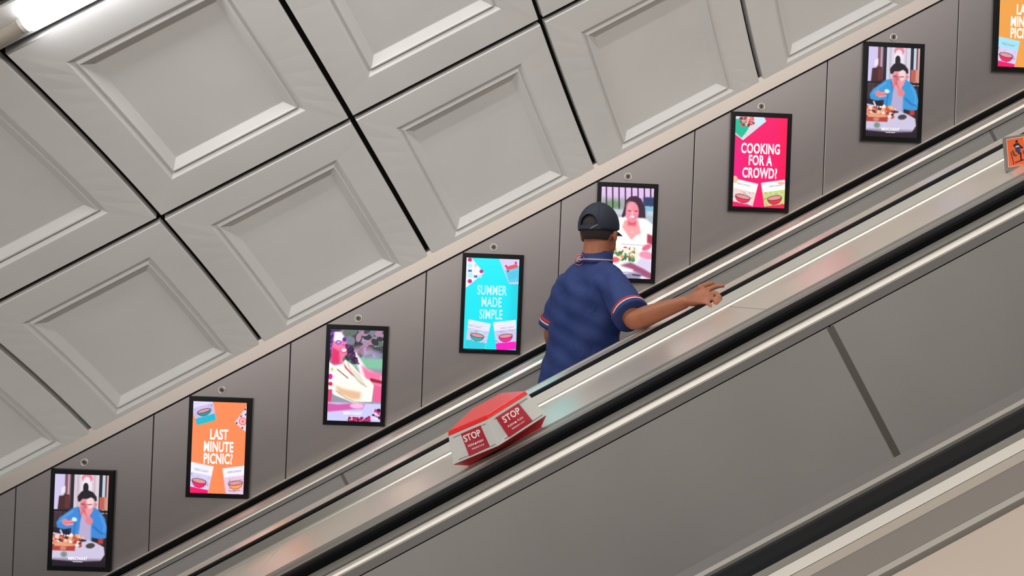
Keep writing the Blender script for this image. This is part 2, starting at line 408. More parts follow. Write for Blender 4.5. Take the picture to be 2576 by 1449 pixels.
def art_curly():
    c = Canvas(); c.grad((86, 92, 100), (150, 150, 168), 0, .35)
    c.speck(.25, 0, 1, .34, [(60, 68, 70), (120, 124, 140), (44, 48, 52), (160, 156, 180), (96, 110, 100), (176, 130, 160)], 150, .09, 8)
    c.rect(.4, .30, 1, .42, (128, 196, 160), 4); c.ell(.62, .22, .2, .05, (210, 150, 190), bl=4, al=.6); c.ell(.8, .27, .2, .05, (176, 170, 210), bl=4, al=.7)
    hair = (70, 34, 92)
    c.poly([(0, 0), (.2, .0), (.12, .1), (.07, .25), (0, .36)], hair, 2)
    rg = np.random.RandomState(3)
    for k in range(60): c.ell(rg.uniform(0, .1), rg.uniform(0, .3), .022, .014, [(120, 70, 190), (60, 26, 90)][k % 2])
    c.poly([(.08, .04), (.2, .03), (.3, .1), (.32, .18), (.335, .27), (.26, .31), (.24, .38), (.05, .38), (.04, .2)], (246, 120, 165), 2)
    c.poly([(.08, .03), (.2, .03), (.27, .09), (.18, .15), (.07, .13)], (255, 250, 255), 2); c.poly([(.05, .2), (.18, .24), (.2, .38), (.04, .38)], (226, 40, 100), 3)
    c.ell(.16, .145, .055, .024, (120, 70, 190)); c.ell(.27, .11, .04, .027, (110, 70, 190)); c.ell(.16, .145, .035, .014, (200, 160, 240)); c.ell(.27, .11, .024, .017, (70, 40, 130))
    c.line([(.24, .17), (.28, .175), (.3, .165)], .02, (200, 80, 130), 1); c.poly([(.2, .215), (.31, .21), (.3, .245), (.23, .25)], (255, 240, 250), 1); c.line([(.2, .212), (.24, .255), (.31, .25)], .012, (190, 30, 80), 1)
    c.poly([(.3, .17), (.5, .25), (.7, .42), (1, .5), (1, .6), (.8, .58), (.6, .5), (.52, .38)], (255, 236, 242), 2)
    for k in range(150):
        y = rg.uniform(.17, .37); x = .34 + (y-.17)*.7 + rg.uniform(-.05, .07); c.ell(x, y, .020, .011, [(60, 26, 70), (96, 56, 120), (40, 16, 46)][k % 3], rot=rg.uniform(0, 180))
    c.poly([(.6, .38), (.75, .44), (.98, .47), (1, .62), (.84, .6), (.7, .55)], (246, 120, 165), 3); c.poly([(.78, .52), (1, .55), (1, .58), (.78, .56)], (150, 30, 50), 1)
    c.poly([(0, .37), (.1, .4), (.24, .38), (.3, .33), (.42, .38), (.62, .5), (.78, .55), (.85, .6), (.82, .78), (.5, .8), (.12, .72), (0, .66)], (255, 251, 240), 1)
    c.poly([(.26, .36), (.34, .42), (.5, .52), (.42, .49), (.3, .42)], (210, 60, 100), 1)
    c.line([(.16, .44), (.36, .53)], .02, (120, 124, 112)); c.poly([(.4, .4), (.6, .5), (.72, .62), (.6, .6), (.48, .5)], (232, 226, 206), 1)
    c.line([(.16, .44), (.36, .53)], .016, (130, 130, 120), 1); c.line([(.34, .36), (.42, .46), (.54, .55), (.72, .62)], .01, (150, 130, 120), 1)
    c.poly([(.12, .61), (.3, .65), (.62, .68), (.6, .76), (.45, .76), (.2, .70)], (236, 188, 150), 4); c.line([(.14, .67), (.34, .75), (.5, .785), (.85, .79)], .01, (130, 130, 90), 1)
    c.poly([(0, .36), (.09, .4), (.11, .66), (0, .67)], (252, 240, 250), 1); c.ell(.03, .52, .045, .03, (226, 20, 150)); c.ell(.04, .6, .04, .022, (230, 20, 60)); c.ell(.06, .44, .03, .02, (200, 220, 140))
    c.poly([(.86, .6), (1, .62), (1, .78), (.84, .78)], (238, 96, 150), 2); c.poly([(0, .66), (.08, .66), (.06, .8), (0, .8)], (214, 60, 110), 1)
    c.rect(0, .8, 1, 1, (206, 204, 250), 2); c.poly([(0, .81), (.2, .82), (.5, .80), (.7, .81), (.66, .86), (.4, .875), (0, .905)], (214, 90, 170), 2); c.ell(.55, .83, .13, .03, (250, 190, 226), bl=2)
    c.speck(.4, .95, .8, 1, [(206, 30, 110), (120, 20, 60), (240, 220, 250)], 50, .03, 4); c.speck(.85, .86, 1, .97, [(206, 60, 130), (240, 230, 250), (50, 20, 60)], 30, .025, 5)
    return c.out()
def art_smile():
    c = Canvas(); c.fill((226, 190, 236))
    c.rect(0, .12, .5, .3, (150, 160, 150), 6, .8); c.ell(.22, .2, .16, .05, (110, 150, 100), bl=4)
    for i in range(9): c.line([(.09+.12*i, -.02), (.11+.12*i, .24)], .026, (44, 28, 60))
    c.rect(.8, .1, 1, .2, (40, 60, 100), 2); c.rect(0, .24, 1, .42, (176, 190, 200), 3); c.rect(.82, .2, 1, .28, (130, 190, 214), 2)
    for i in range(5): c.rect(0+.22*i, .25, .2+.22*i, .3, (200, 206, 214), 1)
    H = (58, 26, 50)
    c.poly([(.46, .15), (.55, .1), (.66, .09), (.76, .12), (.84, .22), (.86, .36), (.88, .5), (.8, .52), (.72, .44), (.7, .3), (.5, .2), (.48, .3), (.42, .35), (.4, .32), (.44, .24)], H, 1)
    c.line([(.78, .4), (.82, .52)], .03, (150, 96, 96), 1)
    c.poly([(.36, .33), (.2, .4), (.1, .48), (.1, 1), (1, 1), (1, .4), (.84, .33)], (255, 252, 250), 2)
    c.poly([(.46, .36), (.72, .36), (.78, .5), (.7, .52), (.6, .58), (.5, .5), (.42, .44)], (250, 168, 170), 2); c.rect(.52, .33, .68, .42, (226, 90, 110), 3)
    c.ell(.6, .27, .125, .115, (244, 140, 160), bl=1); c.ell(.55, .2, .07, .05, (240, 160, 170), bl=3, al=.8)
    c.line([(.52, .255), (.57, .26)], .014, (90, 30, 60), 1); c.line([(.65, .258), (.70, .255)], .014, (90, 30, 60), 1); c.line([(.6, .27), (.6, .29)], .03, (255, 200, 214), 1)
    c.ell(.6, .325, .062, .017, (255, 240, 245)); c.line([(.54, .315), (.58, .335), (.63, .337), (.665, .315)], .011, (190, 40, 90))
    c.poly([(.38, .5), (.5, .52), (.6, .58), (.72, .52), (.86, .56), (.86, .64), (.42, .64)], (255, 255, 250), 1); c.line([(.42, .625), (.86, .63)], .012, (190, 170, 200), 1)
    c.ell(.61, .49, .012, .008, (255, 255, 255)); c.poly([(.9, .5), (1, .52), (1, .62), (.9, .6)], (176, 60, 86), 2); c.ell(.9, .65, .1, .03, (232, 100, 140), rot=-30, bl=2)
    c.ell(.48, .74, .28, .085, (240, 236, 220), bl=2)
    c.speck(.26, .67, .66, .8, [(70, 150, 90), (200, 226, 180), (236, 150, 110), (60, 120, 80), (255, 240, 220), (226, 90, 80), (250, 250, 240)], 90, .04, 9)
    c.ell(.9, .74, .14, .045, (244, 150, 180), rot=10, bl=2); c.ell(.3, .8, .09, .03, (240, 90, 110), bl=2)
    c.poly([(.4, .86), (.6, .82), (.85, .88), (1, .93), (1, 1), (.8, .96), (.6, .89)], (160, 80, 120), 3); c.poly([(.8, .76), (1, .8), (1, .92), (.7, .84)], (222, 214, 240), 3)
    c.rect(0, .93, .8, 1, (150, 146, 180), 4); c.line([(.65, .955), (.8, .965)], .02, (40, 20, 50), 1)
    return c.out()
def art_orange(warm):
    c = Canvas(); c.fill((255, 138, 84) if not warm else (240, 160, 70))
    pouch(c, .2, .1, .42, .27, -18, (226, 214, 250), (200, 190, 236), (0, 186, 206), (0, 150, 160))
    c.poly([(1.02, .02), (.97, .06), (.78, .22), (1.02, .33)], (236, 214, 236)); c.ell(.93, .205, .075, .044, (240, 120, 120)); c.ell(.93, .205, .05, .03, (250, 200, 200)); c.ell(.93, .205, .028, .017, (240, 110, 110))
    for x, y in ((.82, .225), (.9, .15), (.97, .075), (.93, .275), (.98, .13)): c.ell(x, y, .018, .011, (60, 34, 60)); c.ell(x+.01, y+.004, .008, .004, (250, 200, 60))
    h = (244, 240, 255) if not warm else (160, 226, 250)
    pouch(c, .17, .86, .44, .36, 10, h, (214, 206, 240), (246, 0, 100), (236, 30, 100))
    pouch(c, .84, .87, .44, .34, -9, h, (232, 200, 226), (255, 138, 84), (255, 160, 90), lower=False)
    c.line([(.72, .965), (.93, .955)], .012, (190, 80, 40))
    return c.out()
def art_cyan():
    c = Canvas(); c.grad((20, 236, 246), (0, 226, 240), 0, 1); c.rect(.85, 0, 1.1, 1, (20, 206, 226), 12, .8)
    c.poly([(0, 0), (.09, 0), (.34, .165), (.02, .33), (0, .33)], (240, 240, 255))
    for x, y, r, k in ((.065, .025, .04, (206, 20, 120)), (.29, .148, .036, (206, 20, 120)), (.08, .26, .04, (206, 20, 120)), (.07, .09, .045, (170, 240, 240)), (.18, .085, .03, (250, 190, 226)), (.19, .15, .045, (250, 240, 214)), (.08, .195, .05, (170, 240, 240)), (.27, .2, .035, (170, 240, 240))): c.ell(x, y, r, r/c.asp, k)
    for x, y in ((.075, .145), (.185, .205)): c.poly([(x-.04, y-.014), (x, y-.008), (x+.04, y-.014), (x+.025, y), (x+.04, y+.016), (x, y+.01), (x-.04, y+.016), (x-.025, y)], (30, 60, 190))
    c.poly([(.61, 0), (1, 0), (1, .27), (.82, .275), (.72, .15)], (214, 206, 240)); c.poly([(.73, .13), (1, .07), (1, .245), (.82, .26)], (90, 206, 236))
    c.poly([(.74, .09), (.95, .05), (.98, .09), (.77, .125)], (236, 80, 90)); c.ell(.75, .08, .02, .012, (206, 20, 110)); c.ell(.93, .04, .022, .013, (206, 20, 110)); c.ell(.79, .135, .015, .01, (50, 50, 120))
    for k in range(4): c.line([(.8, .16+.02*k), (.98, .13+.02*k)], .006, (30, 140, 180), al=.7)
    pouch(c, .26, .845, .43, .3, 9, (232, 230, 250), (200, 210, 236), (40, 206, 226), (30, 180, 190))
    pouch(c, .79, .84, .43, .32, -8, (240, 234, 252), (206, 200, 236), (250, 10, 190), (250, 20, 160))
    return c.out()
def art_pink():
    c = Canvas(); c.fill((244, 0, 104)); c.rect(.85, 0, 1.1, 1, (250, 0, 70), 12, .6); c.rect(-.1, .3, .15, .8, (240, 0, 140), 12, .6)
    c.poly([(0, 0), (.53, -.02), (.59, .045), (.16, .265), (0, .2)], (222, 214, 226)); c.poly([(0, .03), (.12, .03), (.27, .1), (.24, .15), (.13, .24), (0, .18)], (0, 190, 150))
    c.speck(.1, .0, .36, .11, [(236, 90, 100), (250, 200, 180), (226, 150, 140), (120, 40, 60)], 46, .03, 6); c.poly([(.33, -.01), (.53, -.02), (.59, .045), (.44, .1)], (200, 234, 244))
    for k in range(7): c.line([(.03, .06+.02*k), (.22, .08+.02*k)], .006, (0, 130, 110), al=.5)
    pouch(c, .2, .88, .48, .34, 11, (255, 255, 250), (236, 214, 206), (246, 0, 100), (236, 40, 90)); pouch(c, .8, .88, .46, .36, -10, (255, 255, 255), (206, 216, 130), (240, 20, 80), (236, 40, 60))
    c.ell(.03, .7, .06, .04, (250, 190, 150)); c.ell(.92, .72, .07, .015, (250, 180, 140))
    return c.out()
M_ART = bpy.data.materials.new('screen_picture'); M_ART.use_nodes = True
_n = M_ART.node_tree.nodes; _b = _n['Principled BSDF']; _a = _n.new('ShaderNodeVertexColor'); _a.layer_name = 'picture'
M_ART.node_tree.links.new(_a.outputs['Color'], _b.inputs['Emission Color']); _b.inputs['Emission Strength'].default_value = 1.05
_b.inputs['Base Color'].default_value = (.01, .01, .01, 1); _b.inputs['Roughness'].default_value = .25
M_TEXT = mat('screen_white', (10, 10, 10), .3, emit=(255, 250, 250), estr=1.05)
M_TEXTC = mat('screen_pale_cyan', (10, 10, 10), .3, emit=(206, 244, 246), estr=1.0)
M_GREYT = mat('screen_grey', (10, 10, 10), .3, emit=(150, 150, 165), estr=1.0)

def picture_mesh(name, arr, x0, x1, z0, z1, y):
    h, w, _ = arr.shape; me = bpy.data.meshes.new(name)
    xs = np.linspace(x0, x1, w); zs = np.linspace(z1, z0, h)
    gx, gz = np.meshgrid(xs, zs); co = np.stack([gx.ravel(), np.full(gx.size, y), gz.ravel()], 1)
    idx = np.arange(w*h).reshape(h, w)
    q = np.stack([idx[1:, :-1].ravel(), idx[1:, 1:].ravel(), idx[:-1, 1:].ravel(), idx[:-1, :-1].ravel()], 1)
    me.from_pydata(co.tolist(), [], q.tolist())
    ca = me.color_attributes.new('picture', 'FLOAT_COLOR', 'POINT')
    ca.data.foreach_set('color', np.concatenate([arr.reshape(-1, 3), np.ones((w*h, 1))], 1).astype(np.float32).ravel())
    me.materials.append(M_ART); return me
def text_mesh(body, size, sx=1.0, bold=0.0, m=None, ext=.0006, align='CENTER', rot=0):
    cu = bpy.data.curves.new('t', 'FONT'); cu.body = body; cu.size = size; cu.align_x = align; cu.align_y = 'CENTER'; cu.offset = bold; cu.extrude = ext; cu.resolution_u = 3; cu.space_character = 1.06
    o = bpy.data.objects.new('t', cu); COL.objects.link(o); dg = bpy.context.evaluated_depsgraph_get(); dg.update()
    me = bpy.data.meshes.new_from_object(o.evaluated_get(dg)); bpy.data.objects.remove(o); bpy.data.curves.remove(cu)
    me.transform(Matrix.Diagonal((sx, 1, 1, 1)))
    me.transform(Matrix.Rotation(math.radians(rot), 4, 'Z'))
    me.materials.clear(); me.materials.append(m or M_TEXT); return me
def put_text(parent, me, loc, name='lettering', basis=None):
    """text drawn in local x,y is stood up to face -Y"""
    m = basis or Matrix(((1, 0, 0), (0, 0, -1), (0, 1, 0))).to_4x4()
    me.transform(Matrix.Translation(loc) @ m); return new_obj(name, me, parent)

FW, FH, BZ = .36, .5879, .026
ARTS = {'man': art_man(False), 'man2': art_man(True), 'orange': art_orange(False), 'orange2': art_orange(True), 'curly': art_curly(), 'cyan': art_cyan(), 'smile': art_smile(), 'pink': art_pink()}
SPEC = [('man', 'black framed screen showing a man in a blue shirt eating, lowest on the escalator wall', None),
        ('orange', 'black framed screen with orange advert reading LAST MINUTE PICNIC? shown whole', ['LAST', 'MINUTE', 'PICNIC?']),
        ('curly', 'black framed screen showing a woman with curly hair and sunglasses in a pale shirt', None),
        ('cyan', 'black framed screen with cyan advert reading SUMMER MADE SIMPLE', ['SUMMER', 'MADE', 'SIMPLE']),
        ('smile', 'black framed screen of a smiling long haired woman, partly behind the man in the cap', None),
        ('pink', 'black framed screen with magenta advert reading COOKING FOR A CROWD?', ['COOKING', 'FOR A', 'CROWD?']),
        ('man2', 'black framed screen showing a man in a blue shirt eating, high up the escalator wall', None),
        ('orange2', 'black framed screen with orange advert cut off by the right edge of the photo', ['LAST', 'MINUTE', 'PICNIC?'])]
for i, (key, label, txt) in enumerate(SPEC):
    x = PX0 + i*JP; z = PZ0 + i*JP*s30/c30; y = DW - .022
    t = thing('display_screen', label, 'screen', (x+FW/2, DW, z-FH), 'advertising screens along the escalator wall')
    bm = bmesh.new()
    xi0, xi1, zi0, zi1 = x+BZ*.92, x+FW-BZ, z-FH+BZ, z-BZ*1.05
    # bezel frame of four mitred bars with a back
    fo = [(x, z-FH), (x+FW, z-FH), (x+FW, z), (x, z)]; fi = [(xi0, zi0), (xi1, zi0), (xi1, zi1), (xi0, zi1)]
    VB = [bm.verts.new((a, DW-.0005, b)) for a, b in fo]; VF = [bm.verts.new((a, y, b)) for a, b in fo]; VI = [bm.verts.new((a, y, b)) for a, b in fi]; VJ = [bm.verts.new((a, y+.005, b)) for a, b in fi]
    for k in range(4):
        j = (k+1) % 4
        bm.faces.new((VB[k], VB[j], VF[j], VF[k])); bm.faces.new((VF[k], VF[j], VI[j], VI[k])); bm.faces.new((VI[k], VI[j], VJ[j], VJ[k]))
    bm.faces.new(VJ); bm.faces.new(VB[::-1])
    build('frame', bm, M_BEZEL, t)
    pic = new_obj('picture', picture_mesh('picture', ARTS[key], xi0, xi1, zi0, zi1, y+.0035), t)
    w_, h_ = xi1-xi0, zi1-zi0
    if txt:
        ys = {'orange': (.36, .495, .625), 'orange2': (.36, .495, .625), 'cyan': (.355, .485, .62), 'pink': (.355, .485, .625)}[key]
        sz = .083 if key != 'cyan' else .079
        for ln, fy in zip(txt, ys):
            me = text_mesh(ln, sz, .55 if key != 'pink' else .57, .0024 if key != 'cyan' else .0014, M_TEXT if key != 'cyan' else M_TEXTC)
            put_text(pic, me, (xi0+w_*.5, y+.002, zi1-h_*fy))
        for fx, rt in ((.2, -10), (.82, 9)):
            put_text(pic, text_mesh('MERCHANT', .0165, .9, 0, M_GREYT, rot=rt), (xi0+w_*fx, y+.002, zi1-h_*.755))
    else:
        me = text_mesh('MERCHANT', .024, .82, .0004); put_text(pic, me, (xi0+w_*.48, y+.002, zi1-h_*.915))
        bm = bmesh.new(); box(bm, xi0+w_*.39, xi0+w_*.57, y+.0018, y+.0026, zi1-h_*.951, zi1-h_*.946); build('underline', bm, M_TEXT, pic)
    # round lock above the screen, set in the wall panel
    lc = Vector((x+FW*.5, DW, z+.04)); bm = bmesh.new(); torus(bm, lc+Vector((0, -.001, 0)), YV, .0195, .0035); disc(bm, lc, -YV, .019, .001); lk = build('lock', bm, M_BOLT, wall, True)
    bm = bmesh.new(); torus(bm, lc+Vector((0, -.002, 0)), YV, .012, .003); build('lock_ring', bm, M_COVER, lk, True)
    bm = bmesh.new(); disc(bm, lc, -YV, .0075, .004); build('lock_core', bm, M_GUIDE, lk)

# ------------------------------------------------------------------ tube lamps on the vault
def lamp(a0, a1, label, t=TJ2+.0158, cap_at_start=True):
    e = thing('tube_lamp', label, 'lamp', vault(a0, t, -.004), 'tube lamps along the vault')
    def ring_(a, r, d=.0):
        c = vault(a, t, -.030); n = (vault(a, t, 0)-c).normalized(); s = U.cross(n).normalized(); return (c, n*r, s*r)
    bm = bmesh.new(); loft(bm, [ring_(a0+.004, .026), (ring_(a1, .026))], 24); build('diffuser', bm, M_TUBE, e, True)
    for q in (a0, a1):
        bm = bmesh.new(); loft(bm, [ring_(q-.008, .0285), ring_(q+.008, .0285)], 28); build('end_cap', bm, mat('cap_white', (225, 222, 216), .4), e)
    return e
def housing(a0, a1, t=TJ2+.0158):
    c = lambda a: vault(a, t, -.030)
    e = thing('conduit_cover', 'beige round cover tube continuing the line of lamps at the top left', 'cover', vault(a0, t, 0))
    n = (vault(a0, t, 0)-c(a0)).normalized(); s = U.cross(n).normalized(); r = .027
    bm = bmesh.new(); loft(bm, [(c(a0), n*r, s*r), (c(a1), n*r, s*r)], 24); build('cover', bm, M_BEIGE, e, True)
    return e
housing(A0L-1.2, A0L-.008)
lamp(A0L, A0L+1.75, 'glowing white tube lamp fixed to the vault in the top left corner')

# ------------------------------------------------------------------ escalators
def ring_prof(y0, wt, half=.035, h=.03):
    """rubber handrail section, C shaped over its guide"""
    return [(y0-half*.45, wt-h), (y0-half*.9, wt-h), (y0-half, wt-h*.75), (y0-half, wt-h*.35), (y0-half*.8, wt-.004), (y0-half*.4, wt-.0005), (y0, wt), (y0+half*.4, wt-.0005), (y0+half*.8, wt-.004), (y0+half, wt-h*.35), (y0+half, wt-h*.75), (y0+half*.9, wt-h), (y0+half*.45, wt-h)]
AA0, AA1 = -5.5, 7.5
def prof(name, pts, m, parent, a0=AA0, a1=AA1, bevel=0):
    bm = bmesh.new(); extrude_profile(bm, pts, a0, a1); return build(name, bm, m, parent, bevel=bevel)
def pieces(name, pts, joints, m, parent, gap=.0015):
    js = [AA0]+[j for j in joints if AA0 < j < AA1]+[AA1]
    for a, b in zip(js, js[1:]): prof(name, pts, m, parent, a+gap, b-gap)
def escalator(label, far, near, stepw, phase, jp, joffs, far_inner, near_inner):
    """far, near: handrail centres; far_inner / near_inner: Y of the inner faces"""
    (yf, wf), (yn, wn) = far, near
    e = thing('escalator', label, 'escalator', P(-2, (yf+yn)/2, -1.4), 'parallel escalators')
    for y0, w0 in (far, near):
        prof('handrail', ring_prof(y0, w0), M_RUB, e)
        prof('handrail_guide', [(y0-.020, w0-.055), (y0+.020, w0-.055), (y0+.020, w0-.008), (y0-.020, w0-.008)], M_GUIDE, e)
    return e
# --- far escalator (the man rides it)
E1 = escalator('far escalator beside the screens, carrying the man in the blue shirt', (4.235, -.395), (2.765, -.395), 0, 0, 0, 0, 0, 0)
prof('handrail_bed', [(4.20, -.431), (4.27, -.431), (4.27, -.426), (4.20, -.426)], M_GUIDE, E1)
prof('inner_cap', [(4.10, -.445), (4.199, -.445), (4.199, -.4275), (4.105, -.4275), (4.10, -.43)], M_DECK, E1)
prof('cap_groove', [(3.98, -.46), (4.2, -.46), (4.2, -.446), (3.98, -.446)], M_GUIDE, E1)
prof('inner_cap', [(4.005, -.445), (4.095, -.445), (4.095, -.4295), (4.005, -.4295)], M_DECK, E1)
prof('bead', [(3.95, -.447), (3.952, -.441), (3.958, -.4335), (3.966, -.431), (3.999, -.431), (3.999, -.447)], M_BEAD, E1)
prof('face_band', [(3.948, -.4685), (3.948, -.448), (3.99, -.448), (3.99, -.4685)], M_FACE, E1)
prof('shadow_gap', [(3.965, -.50), (3.965, -.4), (3.985, -.4), (3.985, -.50)][::1] if False else [(3.962, -.475), (3.962, -.4687), (3.99, -.4687), (3.99, -.475)], M_GUIDE, E1)
j1 = [-1.15+1.92*k for k in range(-2, 5)]
pieces('inner_panel', [(3.955, -1.18), (3.955, -.4735), (3.961, -.4735), (3.961, -1.18)], j1, M_PANEL, E1, .0035)
for j in j1: prof('joint_strip', [(3.9535, -1.18), (3.9535, -.4745), (3.9625, -.4745), (3.9625, -1.18)], M_COVER, E1, j-.0085, j+.0085)
prof('skirt', [(3.94, -1.45), (3.94, -1.181), (3.96, -1.181), (3.96, -1.45)], M_COVER, E1)
prof('inner_cap', [(2.803, -.44), (3.02, -.44), (3.02, -.417), (3.015, -.415), (2.803, -.415)], M_DECK, E1)
prof('bead', [(3.021, -.44), (3.055, -.44), (3.060, -.43), (3.055, -.416), (3.045, -.413), (3.021, -.413)], M_BEAD, E1)
prof('face_band', [(3.04, -.47), (3.055, -.47), (3.055, -.4405), (3.04, -.4405)], M_FACE, E1)
pieces('inner_panel', [(3.045, -1.18), (3.05, -1.18), (3.05, -.471), (3.045, -.471)], j1, M_PANEL, E1, .0035)
prof('skirt', [(3.05, -1.45), (3.07, -1.45), (3.07, -1.181), (3.05, -1.181)], M_COVER, E1)
# outer side of the near handrail, towards the shared deck
prof('outer_cap', [(2.693, -.445), (2.73, -.445), (2.73, -.404), (2.693, -.4285)], M_CAP, E1)
prof('bead', [(2.642, -.445), (2.687, -.445), (2.687, -.431), (2.68, -.426), (2.65, -.426), (2.642, -.431)], M_BEAD, E1)
# --- near escalator (empty)
E2 = escalator('nearer escalator with nobody on it, its broad steel side panel facing the camera', (2.049, -.41), (.861, -.41), 0, 0, 0, 0, 0, 0)
prof('outer_cap', [(2.082, -.445), (2.256, -.445), (2.256, -.43), (2.25, -.427), (2.21, -.427), (2.205, -.431), (2.082, -.431)], M_CAP, E2)
prof('inner_cap', [(1.935, -.45), (2.013, -.45), (2.013, -.4345), (1.935, -.4345)], M_CAP, E2)
prof('cap_groove', [(1.907, -.46), (1.936, -.46), (1.936, -.443), (1.907, -.443)], M_GUIDE, E2)
prof('bead', [(1.900, -.45), (1.9005, -.4455), (1.904, -.4395), (1.908, -.437), (1.918, -.436), (1.918, -.45)], M_BEAD, E2)
prof('face_band', [(1.899, -.4705), (1.899, -.4505), (1.93, -.4505), (1.93, -.4705)], M_FACE, E2)
prof('shadow_gap', [(1.912, -.478), (1.912, -.4706), (1.93, -.4706), (1.93, -.478)], M_GUIDE, E2)
j2 = [.70+1.745*k*1.0 for k in (-3, 0, 3)]
pieces('inner_panel', [(1.903, -1.18), (1.903, -.4745), (1.911, -.4745), (1.911, -1.18)], j2, M_PANEL, E2, .003)
for j in j2: prof('joint_strip', [(1.9015, -1.18), (1.9015, -.4755), (1.912, -.4755), (1.912, -1.18)], M_COVER, E2, j-.009, j+.009)
prof('skirt', [(1.89, -1.45), (1.89, -1.181), (1.91, -1.181), (1.91, -1.45)], M_COVER, E2)
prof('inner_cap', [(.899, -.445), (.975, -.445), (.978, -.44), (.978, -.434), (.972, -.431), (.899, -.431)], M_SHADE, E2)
prof('bead', [(.897, -.43), (.906, -.43), (.906, -.414), (.902, -.4112), (.897, -.414)], M_BEAD, E2)
prof('face_band', [(.965, -.475), (.983, -.475), (.983, -.4455), (.965, -.4455)], M_GUIDE, E2)
pieces('inner_panel', [(.972, -1.18), (.978, -1.18), (.978, -.476), (.972, -.476)], j2, M_PANEL, E2, .003)
prof('skirt', [(.975, -1.45), (.99, -1.45), (.99, -1.181), (.975, -1.181)], M_COVER, E2)
prof('guide_lip', [(.8232, -.425), (.8268, -.425), (.8268, -.4068), (.8255, -.4066), (.8232, -.4128)], M_CAP, E2)
prof('shade_strip', [(.8168, -.445), (.8230, -.445), (.8230, -.4131), (.8165, -.4212)], M_COVER, E2)
prof('outer_cap', [(.8068, -.445), (.8160, -.445), (.8160, -.4216), (.8066, -.4262)], M_PALE, E2)
prof('bead', [(.752, -.445), (.762, -.445), (.762, -.430), (.757, -.427), (.752, -.430)], M_BEAD, E2)
prof('edge_strip', [(.763, -.445), (.806, -.445), (.806, -.4266), (.763, -.4300)], M_BROWN, E2)
# --- third escalator, under and behind the camera
E3 = thing('escalator', 'third escalator at the bottom right corner, only its wide pale deck in view', 'escalator', P(-2, -.4, -1.4), 'parallel escalators')
for y0 in (.145, -1.04):
    prof('handrail', ring_prof(y0, -.41), M_RUB, E3); prof('handrail_guide', [(y0-.02, -.47), (y0+.02, -.47), (y0+.02, -.418), (y0-.02, -.418)], M_GUIDE, E3)
prof('inner_cap', [(.03, -.45), (.33, -.45), (.33, -.434), (.03, -.434)], M_DECK, E3)
prof('inner_panel', [(.03, -1.18), (.035, -1.18), (.035, -.451), (.03, -.451)], M_PANEL, E3)
prof('inner_panel', [(-.93, -1.18), (-.925, -1.18), (-.925, -.451), (-.93, -.451)], M_PANEL, E3)
prof('inner_cap', [(-1.3, -.45), (-.925, -.45), (-.925, -.434), (-1.3, -.434)], M_DECK, E3)
prof('skirt', [(.03, -1.45), (.045, -1.45), (.045, -1.181), (.03, -1.181)], M_COVER, E3)
prof('skirt', [(-.945, -1.45), (-.93, -1.45), (-.93, -1.181), (-.945, -1.181)], M_COVER, E3)
# --- wide decks between the escalators
dj = [-1.055+1.745*k for k in range(-3, 6)]
def wide_deck(y0, y1, label, joints, w=-.431, m=M_DECK):
    d = thing('dividing_deck', label, 'deck', P(0, (y0+y1)/2, w), 'wide steel decks between the escalators')
    js = [AA0]+joints+[AA1]
    for a, b in zip(js, js[1:]):
        bm = bmesh.new(); sbox(bm, a+.001, b-.0015, y0+.004, y1-.004, w-.012, w); build('deck_plate', bm, m, d, bevel=.0015)
    bm = bmesh.new(); sbox(bm, AA0, AA1, y0-.004, y1+.012, w-.05, w-.014); build('deck_bed', bm, M_GUIDE, d)
    return d
DK = wide_deck(2.26, 2.638, 'wide pale steel deck carrying the red STOP box', [j for j in dj if AA0 < j < AA1])
wide_deck(.335, .748, 'wide pale steel deck at the bottom right corner, nearest the camera', [-2.6, 1.9, 4.6], m=mat('deck_shaded', (166, 151, 139), .45, .6, noise=.02))  # same steel as the other deck, its brightness toned down in the colour
# --- steps
def steps(e, y0, y1, base_z, x_ref):
    """treads 0.4 m long; base_z: height of the tread whose nose is at x_ref"""
    run = .40; rise = run*s30/c30; me = None
    for k in range(-11, 12):
        if me is None:
            bm = bmesh.new(); box(bm, x_ref, x_ref+run, y0, y1, base_z-.03, base_z); box(bm, x_ref, x_ref+.012, y0, y1, base_z-rise, base_z-.03)
            n = 22
            for q in range(n):
                yy = y0 + (y1-y0)*(q+.25)/n; box(bm, x_ref+.01, x_ref+run-.004, yy, yy+(y1-y0)*.5/n, base_z, base_z+.008)
            me = bpy.data.meshes.new('step'); bm.to_mesh(me); bm.free(); me.materials.append(M_COVER)
        o = new_obj('step', me, e); o.location = o.location + Vector((k*run, 0, k*rise))
HEAD = pix(1507, 580, 3.40)
FOOT_Z = HEAD.z + .115 - 1.66
XREF = .30
steps(E1, 3.085, 3.925, FOOT_Z, XREF); steps(E2, 1.0, 1.88, FOOT_Z-.05, XREF+.1); steps(E3, -.915, .02, FOOT_Z-.05, XREF+.2)
# --- floor below the machinery and the wall on the camera's side
fl = struct('floor', P(0, 0, -2.2)); bm = bmesh.new(); sbox(bm, -7, 9.5, -3.9, 4.75, -2.3, -2.2); build('floor_slab', bm, mat('concrete', (90, 86, 80), .8, noise=.1), fl)
wf = struct('wall_front', P(0, -3.0, 0)); bm = bmesh.new(); sbox(bm, -7, 9.5, -3.06, -3.0, -2.2, .4); build('wall_sheet', bm, M_WALL, wf)

